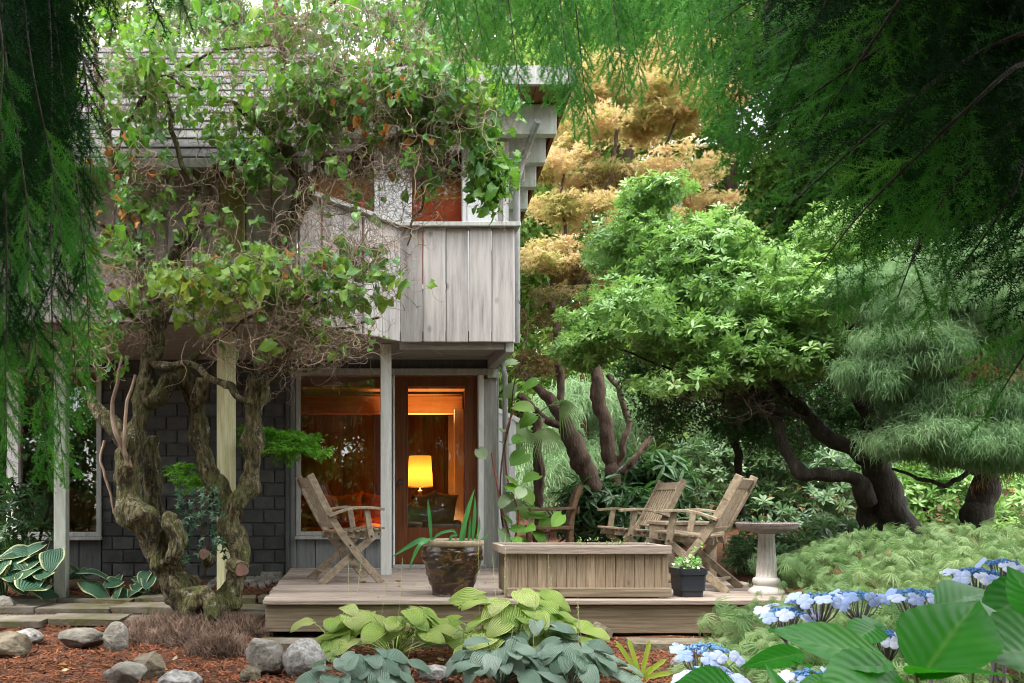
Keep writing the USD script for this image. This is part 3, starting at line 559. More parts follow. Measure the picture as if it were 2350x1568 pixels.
# pitched roof of the wing: lapped courses
sl = 0.92; slope = np.array([0, 1, sl]) / math.hypot(1, sl)
nrm = np.array([0, -sl, 1]) / math.hypot(1, sl)
e0 = np.array([0, 6.66, 3.735])
for k in range(15):
    a = e0 + slope * (0.215 * k - 0.02) + nrm * 0.012
    xs = np.sort(np.concatenate([[-4.1, -0.32], -0.32 - np.cumsum(rg.uniform(0.75, 1.25, 3))])); xs = xs[(xs >= -4.1)]
    for x0, x1 in zip(xs[:-1], xs[1:]):
        m = np.array([(x0 + x1) / 2, 0, 0]) + a + slope * 0.125
        v, f = cbox((x1 - x0 - 0.006, 0.25, 0.024), 0.004)
        tilt = 0.07; ys, zs = slope * math.cos(tilt) - nrm * math.sin(tilt), nrm * math.cos(tilt) + slope * math.sin(tilt)
        obj('shingle_course', (v @ np.array([(1, 0, 0), ys, zs]) + m + nrm * 0.012, f), 'shingle', H)
obj('roof_deck', bar(e0 + (-2.2, 0, 0) - nrm * 0.03, e0 + (-2.2, 0, 0) + slope * 3.3 - nrm * 0.03, 3.7, 0.05, up=nrm), 'soffit_wood', H)
hb('gutter', (-4.1, 6.60, 3.66), (-0.35, 6.655, 3.735), 'grey_paint')
gm = trimesh.creation.extrude_polygon(Polygon([(6.98, 3.6), (8.9, 3.6), (8.9, 5.72), (6.98, 3.95)]), 0.05, engine='earcut')
gm.apply_transform(np.array([[0, 0, 1, -0.5], [1, 0, 0, 0], [0, 1, 0, 0], [0, 0, 0, 1]], float)); obj('gable_wall', gm, 'siding', H)
hb('upper_side', (-0.45, 8.62, 2.6), (-0.40, 13.0, 5.0), 'grey_paint')
# upper storey front
UY = 8.6
window(-0.42, 0.317, 3.2, 4.70, UY, 'white_paint', 0.05, sill=False, gm='upper_glass')
hb('window_board', (0.320, UY - 0.03, 2.6), (0.608, UY + 0.1, 4.72), 'white_paint')
window(0.611, 1.225, 3.2, 4.70, UY, 'white_paint', 0.045, sill=False, gm='upper_glass')
hb('window_board', (1.228, UY - 0.03, 2.6), (1.545, UY + 0.1, 4.72), 'white_paint')
hb('upper_corner_board', (1.548, UY - 0.015, 2.6), (1.60, UY + 0.1, 4.72), 'grey_paint')
hb('upper_corner_board', (1.602, UY - 0.03, 2.6), (1.655, UY + 0.03, 4.72), 'white_paint')
hb('upper_front', (-0.45, UY, 4.722), (1.65, UY + 0.1, 4.86), 'grey_paint')
hb('upper_front', (-0.45, UY + 0.02, 2.6), (1.22, UY + 0.1, 3.2), 'grey_paint')
hb('upper_side', (1.602, UY + 0.035, 2.5), (1.645, 13.0, 4.8), 'grey_paint')
zr = lambda y: 5.02 - 0.21 * (y - 7.9)
for k, y in enumerate((8.2, 8.66, 9.09, 9.52, 9.93, 10.35)):
    x0 = -0.6 if k == 0 else 1.50 if k == 1 else 1.66
    obj('roof_beam', box((x0 if k != 1 else 1.66, y, zr(y + 0.1) - 0.30), (2.06, y + 0.10, zr(y + 0.1) - 0.006)), 'green_grey_paint', H)
for k in range(18):
    x0 = -0.62 + k * 0.152
    obj('soffit_board', bar((x0 + 0.076, 7.92, zr(7.92) + 0.012), (x0 + 0.076, 12.8, zr(12.8) + 0.012), 0.148, 0.024), 'soffit_wood', H)
obj('roof_sheet', bar((0.755, 7.90, zr(7.9) + 0.065), (0.755, 12.9, zr(12.9) + 0.065), 2.80, 0.07), 'shingle', H)
hb('fascia', (-0.64, 7.86, zr(7.9) - 0.065), (2.15, 7.90, zr(7.9) + 0.115), 'grey_paint')
obj('barge_board', bar((2.135, 7.902, zr(7.9) + 0.02), (2.135, 12.9, zr(12.9) + 0.02), 0.035, 0.16), 'door_wood', H)
obj('downpipe', tube([(1.73, 8.52, 2.62), (1.73, 8.52, 4.3), (1.80, 8.40, 4.55), (1.85, 8.1, 4.72)], 0.035, 12), 'metal_pipe', H, smooth=40)
# rooms behind the glass
hb('room_floor', (-5.1, FY + 0.162, 0.22), (1.57, 13.4, 0.28), 'carpet')
hb('room_ceiling', (-5.1, FY + 0.162, 2.44), (1.57, 13.4, 2.50), 'panel_wood')
hb('room_wall', (-5.15, FY + 0.162, 0.2), (-5.1, 13.4, 2.5), 'panel_wood')
hb('room_wall', (-2.62, FY + 0.162, 0.2), (-0.67, FY + 0.22, 2.44), 'panel_wood')
for k in range(44):
    x0 = -5.1 + k * 0.152
    hb('wall_panel', (x0, 12.4 - 0.004 * (k % 2), 0.28), (x0 + 0.149, 12.45, 2.44), 'panel_wood')
hb('room_wall', (-5.15, 12.46, 0.2), (1.60, 12.6, 2.5), 'panel_wood')
hb('room_wall', (1.52, FY + 0.162, 0.28), (1.572, 12.4, 2.44), 'panel_wood')
hb('ceiling_beam', (-5.0, 10.9, 2.15), (1.50, 11.05, 2.38), 'warm_beam')
hb('ceiling_beam', (-5.0, 9.5, 2.30), (1.50, 9.6, 2.435), 'warm_beam')
hb('window_trim', (1.38, 10.8, 0.3), (1.50, 10.86, 2.2), 'white_paint'); hb('window_trim', (1.40, 11.6, 0.3), (1.50, 11.66, 2.2), 'white_paint')
hb('upper_room_wall', (-0.4, 9.05, 2.6), (1.6, 9.1, 4.9), 'panel_wood')
hb('upper_room_panel', (-0.4, 8.80, 4.20), (1.598, 8.84, 4.43), 'orange_wall'); hb('upper_room_panel', (-0.4, 8.76, 2.61), (1.598, 8.80, 4.195), 'red_wall')
# white stair railing at the side of the house
rl = thing('stair_railing', 'white painted stair railing just behind the corner downpipe', 'railing')
for x, z in ((1.86, 1.95), (1.74, 2.05)): obj('post', box((x, 9.6, 0.1), (x + 0.075, 9.675, z)), 'white_paint', rl)
obj('rail', bar((1.65, 9.63, 2.09), (1.98, 9.63, 1.93), 0.09, 0.05), 'white_paint', rl)
for k in range(3): obj('baluster', box((1.68 + k * 0.045, 9.62, 0.2), (1.70 + k * 0.045, 9.64, 1.95)), 'white_paint', rl)

# ---------------------------------------------------------------- furniture of the room
def pillow(w, h, d, seed=0):
    n = 9; s = np.linspace(-1, 1, n); A, B = np.meshgrid(s, s, indexing='ij')
    z = np.sqrt(np.clip((1 - A ** 4) * (1 - B ** 4), 0, 1)) * d / 2
    pin = 1 - 0.10 * (1 - np.abs(B) ** 2) * np.abs(A) ** 2; pin2 = 1 - 0.10 * (1 - np.abs(A) ** 2) * np.abs(B) ** 2
    X, Z = A * w / 2 * pin, B * h / 2 * pin2
    Fv = np.stack([X, -z, Z], -1).reshape(-1, 3); Bv = np.stack([X, z, Z], -1).reshape(-1, 3)
    q = np.array([(i * n + j, (i + 1) * n + j, (i + 1) * n + j + 1, i * n + j + 1) for i in range(n - 1) for j in range(n - 1)])
    m = trimesh.Trimesh(np.vstack([Fv, Bv]), np.vstack([np.vstack([q[:, [0, 1, 2]], q[:, [0, 2, 3]]]), np.vstack([q[:, [0, 2, 1]], q[:, [0, 3, 2]]]) + n * n]), process=False)
    m.merge_vertices(); return np.array(m.vertices), np.array(m.faces)
def turn(v, rx=0, ry=0, rz=0): return v @ Rot.from_euler('xyz', (rx, ry, rz), degrees=True).as_matrix().T
sf = thing('armchair', 'pale upholstered armchair seen from behind through the glass door', 'armchair')
obj('backrest', box((0.55, 9.30, 0.45), (1.19, 9.47, 0.95), 0.03), 'sofa_cloth', sf, smooth=40)
obj('seat', box((0.56, 9.475, 0.40), (1.18, 10.05, 0.62), 0.04), 'sofa_cloth', sf, smooth=40)
for x in (0.46, 1.195): obj('arm', box((x, 9.35, 0.40), (x + 0.085, 10.05, 0.78), 0.03), 'sofa_cloth', sf, smooth=40)
for x in (0.5, 1.2):
    for y in (9.35, 10.4): obj('leg', box((x, y, 0.28), (x + 0.04, y + 0.04, 0.40)), 'door_wood', sf)
for x, ry, m, lb in ((0.92, -16, 'sofa_cloth', 'pale rounded cushion left of two on the armchair back'), (1.10, 9, 'sofa_cloth', 'pale rounded cushion right of two on the armchair back')):
    v, f = pillow(0.30, 0.34, 0.13); obj('cushion', (turn(v, -8, ry, 0) + (x, 9.57, 0.93), f), m, smooth=True, label=lb, cat='cushion')
sb = thing('sofa', 'long orange sofa facing out behind the window beside the door', 'sofa')
obj('backrest', box((-1.0, 10.95, 0.5), (0.55, 11.15, 1.0), 0.04), 'orange_cloth', sb, smooth=40)
obj('seat', box((-1.0, 10.3, 0.42), (0.55, 10.945, 0.66), 0.04), 'orange_cloth', sb, smooth=40)
for x in (-1.12, 0.555): obj('arm', box((x, 10.3, 0.35), (x + 0.115, 11.1, 0.84), 0.04), 'orange_cloth', sb, smooth=40)
for x in (-1.1, 0.62):
    for y in (10.32, 11.0): obj('leg', box((x - 0.02, y, 0.28), (x + 0.03, y + 0.05, 0.35)), 'door_wood', sb)
for x, ry, m, lb in ((-0.30, 12, 'orange_cloth', 'orange scatter cushion with pointed corner left of three on sofa'), (0.02, -10, 'orange_cloth', 'orange scatter cushion standing in the middle of the sofa'), (0.32, 7, 'rust_cloth', 'rust orange scatter cushion nearest the porch post on sofa')):
    v, f = pillow(0.42, 0.42, 0.15); obj('cushion', (turn(v, -14, ry, 0) + (x, 10.78, 0.90), f), m, smooth=True, label=lb, cat='cushion')
for x, m, lb, ry in ((-3.15, 'rust_cloth', 'rust red cushion behind the left hand window', 18), (-2.85, 'orange_cloth', 'orange cushion behind the left hand window by the brick', -8)):
    v, f = pillow(0.5, 0.46, 0.18); obj('cushion', (turn(v, -14, ry, 0) + (x, 9.55, 0.92), f), m, smooth=True, label=lb, cat='cushion')
bn = thing('bench', 'brown padded bench along the left hand window inside the house', 'bench')
obj('seat', box((-4.2, 9.2, 0.55), (-2.7, 9.75, 0.72), 0.03), 'rust_cloth', bn, smooth=40); obj('base', box((-4.2, 9.25, 0.28), (-2.7, 9.7, 0.548)), 'panel_wood', bn)
lt = thing('side_table', 'dark wooden side table under the glowing table lamp', 'side table')
obj('top', box((0.72, 10.62, 0.72), (1.15, 11.0, 0.75)), 'door_wood', lt)
for x in (0.74, 1.09):
    for y in (10.64, 10.94): obj('leg', box((x, y, 0.28), (x + 0.04, y + 0.04, 0.72)), 'door_wood', lt)
LX, LY = 0.93, 10.78
lp = thing('table_lamp', 'lit table lamp with tall pleated yellow shade behind the glass door', 'lamp', loc=(LX, LY, 0.75))
obj('base', lathe([(0, 0), (0.075, 0), (0.08, 0.02), (0.03, 0.05), (0.022, 0.10), (0.05, 0.16), (0.055, 0.22), (0.02, 0.28), (0.018, 0.36), (0.03, 0.38), (0.012, 0.40), (0.010, 0.47), (0, 0.47)], 24), 'brass', lp, smooth=50)
pr = np.array([(0.168, 0.435), (0.155, 0.62), (0.142, 0.835)])
obj('lamp_shade', lathe(pr, 96, flute=lambda i, a: 1 + 0.012 * np.sin(a * 32)), 'lamp_shade', lp, smooth=True)
obj('shade_trim', tube([(0.17 * math.cos(t), 0.17 * math.sin(t), 0.436) for t in np.linspace(0, 2 * np.pi, 40)], 0.005, 6, caps=False), 'brass', lp, smooth=True)
sl_ = UsdLux.SphereLight.Define(stage, lp + '/bulb'); sl_.CreateRadiusAttr(0.035); sl_.CreateIntensityAttr(2300.0); sl_.CreateColorAttr((1.0, 0.52, 0.20)); sl_.AddTranslateOp().Set((0, 0, 0.60))
# ---------------------------------------------------------------- deck
rd = np.random.default_rng(21)
DZ = 0.29
dk = thing('wooden_deck', 'low weathered plank deck in front of the house door', 'deck')
nb = 21; pw = 2.86 / nb
for k in range(nb):
    y0 = 5.93 + k * pw
    cuts = [-0.62, 0.62 + rd.uniform(-0.5, 0.6), 2.2 + rd.uniform(-0.5, 0.4), 3.47] if k else [-0.62, 1.42, 3.47]
    for a, b in zip(cuts[:-1], cuts[1:]):
        z = DZ + rd.uniform(-0.003, 0.002)
        e = rd.uniform(-0.012, 0.012) if a < -0.5 else 0.0
        obj('deck_board', box((a + 0.002 + e, y0 + 0.003, z - 0.036), (b - 0.002, y0 + pw - 0.003, z), 0.005), 'deck_wood', dk)
for a, b in ((-0.60, 1.49), (1.494, 3.46)): obj('fascia_board', box((a, 5.965, 0.055 if a < 0 else 0.045), (b, 6.005, DZ - 0.040), 0.006), 'beam_wood', dk)
obj('fascia_board', box((-0.595, 6.007, 0.06), (-0.555, 8.78, DZ - 0.040), 0.006), 'beam_wood', dk); obj('fascia_board', box((3.42, 6.007, 0.06), (3.46, 8.78, DZ - 0.040), 0.006), 'beam_wood', dk)
for k in range(6): obj('joist', box((-0.3 + k * 0.7, 6.01, 0.10), (-0.255 + k * 0.7, 8.77, DZ - 0.040)), 'beam_wood', dk)
for k, x in enumerate((1.15, 1.95, 2.6)): obj('support_block', box((x, 6.02, -0.06), (x + 0.13, 6.2, 0.10), 0.01), 'brown_rock', dk)

# ---------------------------------------------------------------- folding wooden armchairs
def chair(path, m):
    ob = lambda n, me, par=None: obj(n, me, m, par or path)
    hw = 0.255
    for s in (-1, 1):
        P = [(-0.365, .93), (-0.27, .74), (-0.17, .55), (-0.085, .42), (0.08, .21), (0.27, 0.0)]
        a = Acc()
        for (x0, z0), (x1, z1) in zip(P[:-1], P[1:]):
            e = np.array([x1 - x0, 0, z1 - z0]); e /= np.linalg.norm(e)
            a.add(*bar((x0, s * hw, z0) - e * 0.006, (x1, s * hw, z1) + e * 0.006, 0.026, 0.062, up=(1, 0, 0.6)))
        ob('stile', a)
        ob('leg', bar((0.20, s * (hw - 0.032), .40), (-0.27, s * (hw - 0.032), 0.0), 0.026, 0.062, up=(0.6, 0, 1)))
        ob('seat_rail', bar((-0.16, s * (hw - 0.062), .405), (0.285, s * (hw - 0.062), .432), 0.026, 0.058))
        A = smoothline([(-0.205, s * (hw + 0.028), .585, 0), (-0.06, s * (hw + 0.03), .635, 0), (0.10, s * (hw + 0.036), .655, 0), (0.275, s * (hw + 0.045), .640, 0)], 7)[:, :3]
        a = Acc()
        for i in range(6):
            e = A[i + 1] - A[i]; e /= np.linalg.norm(e)
            a.add(*bar(A[i] - e * 0.004, A[i + 1] + e * 0.004, 0.058, 0.024))
        ob('armrest', a)
        ob('arm_support', bar((0.17, s * (hw + 0.020), .39), (0.125, s * (hw + 0.028), .645), 0.024, 0.052, up=(1, 0, 0.2)))
        for x, z in ((0.17, .405), (-0.185, .575), (0.235, .425), (-0.02, .33)):
            v, f = lathe([(0, 0), (0.011, 0), (0.009, 0.006), (0, 0.007)], 10)
            obj('bolt', (np.stack([v[:, 0] + x, s * (hw + 0.033 + v[:, 2] * 1.0), v[:, 1] + z], -1), f), 'dark_metal', path)
    bk = path + '/' + numbered(path, 'backrest').split('/')[-1]; UsdGeom.Xform.Define(stage, bk)
    obj('top_rail', bar((-0.335, -hw + 0.015, .875), (-0.335, hw - 0.015, .875), 0.085, 0.024, up=(0.88, 0, 0.47)), m, bk)
    obj('bottom_rail', bar((-0.15, -hw + 0.015, .50), (-0.15, hw - 0.015, .50), 0.045, 0.022, up=(0.88, 0, 0.47)), m, bk)
    for y in np.linspace(-hw + 0.045, hw - 0.045, 9):
        obj('slat', bar((-0.318, y, .84), (-0.158, y, .515), 0.027, 0.012, up=(0.88, 0, 0.47)), m, bk)
    st = path + '/' + numbered(path, 'seat').split('/')[-1]; UsdGeom.Xform.Define(stage, st)
    for k, x in enumerate(np.linspace(-0.11, 0.285, 8)):
        obj('slat', bar((x, -hw + 0.02, .441 + 0.05 * (x + .1) + 0.012 * max(0, 1 - abs(x - .285) / .2)), (x, hw - 0.02, .441 + 0.05 * (x + .1) + 0.012 * max(0, 1 - abs(x - .285) / .2)), 0.044, 0.018), m, st)
    ob('stretcher', bar((-0.17, -hw + 0.03, .085), (-0.17, hw - 0.03, .085), 0.045, 0.02)); ob('stretcher', bar((0.17, -hw + 0.012, .11), (0.17, hw - 0.012, .11), 0.045, 0.02))
    return path
G = 'weathered wooden folding armchairs on the deck'
c1 = chair(thing('folding_chair', 'wooden folding armchair alone between the dark brick wall and the porch post', 'chair', G, (-0.04, 7.38, DZ), 15, 1.0), 'teak')
copy_of(c1, 'folding_chair', 'wooden folding armchair right behind the black plastic plant pot', 'chair', G, (2.86, 6.74, DZ), 142, 0.97)
copy_of(c1, 'folding_chair', 'wooden folding armchair behind the planter box with its slatted back facing out', 'chair', G, (2.76, 7.95, DZ), 183, 0.97)
tb = thing('side_table', 'low square wooden table between the two right hand chairs', 'table')
obj('tabletop', box((2.72, 7.12, DZ + 0.50), (3.22, 7.56, DZ + 0.53)), 'teak', tb)
for lo, hi in (((2.74, 7.13, 0.66), (3.20, 7.155, 0.788)), ((2.74, 7.53, 0.66), (3.20, 7.555, 0.788)), ((2.73, 7.16, 0.66), (2.755, 7.525, 0.788)), ((3.185, 7.16, 0.66), (3.21, 7.525, 0.788))): obj('apron', box(lo, hi), 'teak', tb)
for x in (2.757, 3.12):
    for y in (7.158, 7.46): obj('leg', box((x, y, DZ), (x + 0.063, y + 0.065, 0.787)), 'teak', tb)
gc = thing('dining_chair', 'dark wooden chair with curved back post standing behind the climbing vine', 'chair', None, (2.02, 8.35, DZ), 170)
for s in (-1, 1):
    obj('leg', bar((0.2, s * 0.2, 0), (0.2, s * 0.2, .43), 0.04, 0.04, up=(1, 0, 0)), 'dark_teak', gc)
    P = smoothline([(-0.22, s * 0.2, 0, 0), (-0.2, s * 0.2, .43, 0), (-0.24, s * 0.2, .7, 0), (-0.30, s * 0.2, .86, 0)], 8)[:, :3]
    obj('back_post', tube(P, 0.026, 8), 'dark_teak', gc, smooth=40); obj('arm', bar((-0.24, s * 0.22, .64), (0.2, s * 0.22, .62), 0.05, 0.025), 'dark_teak', gc)
for z in (.80, .62): obj('back_rail', bar((-0.27, -0.2, z), (-0.27, 0.2, z), 0.02, 0.07), 'dark_teak', gc)
obj('seat', box((-0.22, -0.23, .43), (0.24, 0.23, .46)), 'dark_teak', gc)

# ---------------------------------------------------------------- planter box of upright boards
pb = thing('planter_box', 'long wooden planter box of upright boards on the front of the deck', 'planter')
x0, x1, y0, y1, zt = 1.135, 2.335, 6.03, 6.46, 0.675
ex = np.linspace(x0 + 0.03, x1 - 0.03, 17)
for a, b in zip(ex[:-1], ex[1:]):
    d = rd.uniform(-0.002, 0.002)
    for yy in (y0 + 0.02, y1 - 0.04): obj('board', box((a + 0.0015, yy + d, DZ + 0.03), (b - 0.0015, yy + 0.02 + d, zt - 0.05), 0.003), 'planter_wood', pb)
for yy in np.linspace(y0 + 0.055, y1 - 0.055, 7)[:-1]:
    for xx in (x0 + 0.035, x1 - 0.055): obj('board', box((xx, yy, DZ + 0.03), (xx + 0.02, yy + 0.052, zt - 0.05), 0.003), 'planter_wood', pb)
for xx in (x0 + 0.005, x1 - 0.045): obj('corner_post', box((xx, y0 + 0.012, DZ + 0.005), (xx + 0.04, y0 + 0.018 + 0.0, zt - 0.05)), 'planter_wood', pb)
for lo, hi in (((x0 - 0.015, y0 - 0.012, zt - 0.062), (x1 + 0.015, y0 + 0.016, zt)), ((x0 - 0.015, y1 - 0.016, zt - 0.062), (x1 + 0.015, y1 + 0.012, zt)),
               ((x0 - 0.015, y0 + 0.017, zt - 0.060), (x0 + 0.02, y1 - 0.017, zt - 0.002)), ((x1 - 0.02, y0 + 0.017, zt - 0.060), (x1 + 0.015, y1 - 0.017, zt - 0.002))): obj('cap_rail', box(lo, hi), 'deck_wood', pb)
obj('base_rail', box((x0 + 0.02, y0 - 0.02, DZ + 0.012), (x1 + 0.012, y0 + 0.010, DZ + 0.078)), 'beam_wood', pb)
obj('soil', box((x0 + 0.06, y0 + 0.045, DZ + 0.1), (x1 - 0.06, y1 - 0.045, zt - 0.05)), 'soil', pb)

# ---------------------------------------------------------------- glazed pot, black pot, bird bath
gp = thing('glazed_pot', 'large brown glazed pot with raised wavy pattern and tan rim on the deck', 'pot', loc=(0.785, 6.28, DZ))
prof = np.array([(0.0, 0.0), (0.140, 0.0), (0.150, 0.012), (0.155, 0.05), (0.180, 0.13), (0.207, 0.22), (0.224, 0.29), (0.230, 0.335), (0.224, 0.362), (0.222, 0.372)])
pp = smoothline(np.column_stack([prof, np.zeros((len(prof), 2))]), 60)[:, :2]; pp[:, 0] = np.maximum(pp[:, 0], 0)
V, F = lathe(pp, 128)
an = np.arctan2(V[:, 1], V[:, 0]); zz = V[:, 2]
rel = np.zeros(len(V))
for k, (z0, am, fr, ph) in enumerate(((0.29, 0.022, 5, 0.0), (0.24, 0.03, 4, 1.0), (0.18, 0.025, 5, 2.2), (0.10, 0.018, 6, 0.6))):
    rel += np.exp(-((zz - (z0 + am * np.sin(an * fr + ph))) / 0.010) ** 2) * (0.006 if k else 0.008)
rel += 0.007 * np.clip(meshkit.fbm(np.column_stack([np.cos(an) * 5, np.sin(an) * 5, zz * 26]), 3, 2) - 0.52, 0, 1) * 4 * ((zz > 0.03) & (zz < 0.34))
rr = np.hypot(V[:, 0], V[:, 1]); k = np.where(rr > 0.05, 1 + rel / np.maximum(rr, 0.01), 1)
obj('body', (V * np.column_stack([k, k, np.ones_like(k)]), F), 'glaze', gp, smooth=True)
obj('rim', lathe([(0.224, 0.370), (0.234, 0.376), (0.240, 0.392), (0.238, 0.410), (0.228, 0.418), (0.210, 0.414), (0.202, 0.40), (0.204, 0.37)], 72), 'pot_rim', gp, smooth=True)
obj('soil', lathe([(0.0, 0.385), (0.203, 0.378)], 40), 'soil', gp, smooth=True)
bp = thing('plant_pot', 'square black plastic plant pot beside the planter box', 'pot', loc=(2.525, 6.16, DZ), rz=4)
def taper(b, t, z0, z1, r=0.02):
    def ring(h, z): return np.array([(sx * (h - r) + r * math.cos(a), sy * (h - r) + r * math.sin(a), z) for sx, sy, s in ((1, 1, 0), (-1, 1, 1), (-1, -1, 2), (1, -1, 3)) for a in (s + np.array([0, .5, 1])) * np.pi / 2])
    n = 12; V = np.vstack([ring(b, z0), ring(t, z1)])
    return V, [(j, (j + 1) % n, n + (j + 1) % n, n + j) for j in range(n)]
a = Acc(); a.add(*taper(0.080, 0.099, 0.006, 0.175)); a.add(*taper(0.097, 0.092, 0.175, 0.05)); a.add(*box((-0.078, -0.078, 0.004), (0.078, 0.078, 0.012)))
for sx in (-1, 1):
    for sy in (-1, 1): a.add(*box((sx * 0.055 - 0.02, sy * 0.055 - 0.02, 0.0), (sx * 0.055 + 0.02, sy * 0.055 + 0.02, 0.006)))
obj('body', a, 'black_plastic', bp)
a = Acc(); a.add(*taper(0.104, 0.108, 0.168, 0.212)); v, f = taper(0.100, 0.092, 0.208, 0.19); a.add(v, f)
v1, _ = taper(0.108, 0.104, 0.212, 0.168); v2, _ = taper(0.099, 0.104, 0.213, 0.168); a.add(np.vstack([v1[:12], v2[:12]]), [(j, (j + 1) % 12, 12 + (j + 1) % 12, 12 + j) for j in range(12)])
obj('rim', a, 'black_plastic', bp); obj('soil', box((-0.092, -0.092, 0.17), (0.092, 0.092, 0.188)), 'soil', bp)
bb = thing('bird_bath', 'pale stone bird bath on a fluted column at the deck corner', 'bird bath', loc=(3.21, 6.36, DZ))
obj('base', lathe([(0, 0), (0.128, 0), (0.130, 0.012), (0.122, 0.03), (0.098, 0.046), (0.088, 0.062), (0.092, 0.072), (0.098, 0.085), (0.098, 0.105), (0.090, 0.118), (0.078, 0.122), (0.076, 0.130), (0.0, 0.130)], 48), 'cast_stone', bb, smooth=50)
zc = np.concatenate([[0.128, 0.132, 0.14], np.linspace(0.15, 0.44, 14), [0.45, 0.456, 0.46]])
rc = np.interp(zc, [0.128, 0.44, 0.46], [0.074, 0.056, 0.060])
fl = np.clip(np.minimum((zc - 0.134) / 0.02, (0.452 - zc) / 0.02), 0, 1)
obj('column', lathe(np.column_stack([rc, zc]), 160, flute=lambda i, a: 1 - 0.11 * fl[i] * np.clip(np.abs(np.sin(a * 8)) * 1.3 - 0.25, 0, 1) ** 0.7), 'cast_stone', bb, smooth=60)
obj('basin', lathe([(0, 0.458), (0.064, 0.458), (0.075, 0.466), (0.12, 0.474), (0.19, 0.490), (0.213, 0.506), (0.216, 0.535), (0.208, 0.536), (0.18, 0.518), (0.1, 0.497), (0, 0.49)], 64), 'rim_stone', bb, smooth=50)
a = Acc()
for t in np.arange(64) / 64 * 2 * np.pi:
    v, f = cbox((0.016, 0.018, 0.024), 0.006); a.add(turn(v, 0, 20, math.degrees(t)) + (0.214 * math.cos(t), 0.214 * math.sin(t), 0.533), f)
obj('rope_rim', a, 'rim_stone', bb)

# ---------------------------------------------------------------- stones
ico = trimesh.creation.icosphere(4)
def rock(px, py, w, h, Y, m, label, seed, d=None, sink=0.25, rz=0, facet=0.5):
    """a boulder whose foot stands at (px, py) at distance Y"""
    s = Y / 1900; d = d or w * 0.8
    v = np.array(ico.vertices)
    r0 = np.random.default_rng(seed)
    for _ in range(11):                                              # broken faces
        n = r0.normal(size=3); n /= np.linalg.norm(n); lim = r0.uniform(0.55, 0.9) + 0.12 * (1 - facet); q = v @ n; v = v - np.where(q > lim, (q - lim) * min(1.0, 0.55 + 0.5 * facet), 0)[:, None] * n
    v = v * (1 + 0.42 * (meshkit.fbm(v * 1.5 + seed, 4, seed) - 0.5))[:, None]
    v = v * (1 + 0.10 * (meshkit.fbm(v * 7 + seed, 4, seed) - 0.5))[:, None]
    v = v * np.array([w / 2, d / 2, h / 2 * (1 + sink)]) * s
    v = turn(v, 0, 0, rz); p = at(px, py, Y); g = float(gz(p[0], p[1]))
    return obj('rock', (v + (p[0], p[1], g + h * s * (1 - sink) / 2), np.array(ico.faces)), m, smooth=28, label=label, cat='rock')
rock(610, 1558, 95, 92, 4.75, 'grey_rock', 'tall angular grey boulder, left one of the pair in front of the deck', 1, facet=0.9)
rock(700, 1562, 100, 88, 4.7, 'granite', 'rounded speckled granite boulder beside the tall angular boulder', 2, facet=0.3)
rock(575, 1566, 50, 34, 4.6, 'brown_rock', 'small brown rock at the foot of the two big boulders', 3)
rock(337, 1548, 84, 66, 4.75, 'brown_rock', 'squarish mossy rock standing behind two lower rocks in the mulch', 4, facet=0.8)
rock(290, 1580, 105, 60, 4.5, 'grey_rock', 'wide sloping grey rock at the bottom edge of the mulch bed', 5, facet=0.9)
rock(410, 1586, 100, 44, 4.45, 'granite', 'flat pale rock at the bottom edge right of the wide sloping rock', 6)
rock(265, 1462, 62, 66, 5.6, 'grey_rock', 'smooth upright grey stone leaning by the dead heather clump', 7, rz=30, facet=0.2)
rock(190, 1462, 120, 46, 5.7, 'grey_rock', 'flat slanting slab lying in the mulch beside the upright stone', 8, d=80, facet=1.0)
rock(20, 1482, 100, 56, 5.45, 'brown_rock', 'brown boulder cut by the picture edge below the stone path', 9)
rock(62, 1450, 84, 36, 5.8, 'granite', 'low white speckled rock behind the brown boulder', 10)
rock(800, 1556, 70, 40, 4.75, 'grey_rock', 'half buried mossy rock between the hosta clumps', 11)
rock(1000, 1572, 80, 40, 4.6, 'granite', 'pale half buried rock under the blue hosta leaves', 12)
rock(1375, 1470, 60, 40, 5.9, 'brown_rock', 'dark rough rock under the front of the deck', 13)
rock(1560, 1548, 44, 34, 4.9, 'granite', 'small pale rock beside the strappy plant', 14)
rock(640, 1345, 36, 18, 7.6, 'granite', 'small pink stone lying beside the left corner of the deck', 15)
rock(14, 1392, 60, 36, 6.9, 'grey_rock', 'square grey stone at the left end of the path', 16)
pe = np.random.default_rng(33); a = Acc()
ic1 = trimesh.creation.icosphere(1)
for k in range(130):
    x, y = pe.uniform(-1.35, -0.66), pe.uniform(7.85, 8.72)
    v = np.array(ic1.vertices) * pe.uniform(0.6, 1.2, 3) * pe.uniform(0.02, 0.045); v = turn(v, *pe.uniform(0, 180, 3)); a.add(v + (x, y, float(gz(x, y)) + 0.012), ic1.faces)
obj('gravel', a, 'grey_rock', smooth=False, kind='stuff', label='grey broken stones at the foot of the brick wall')
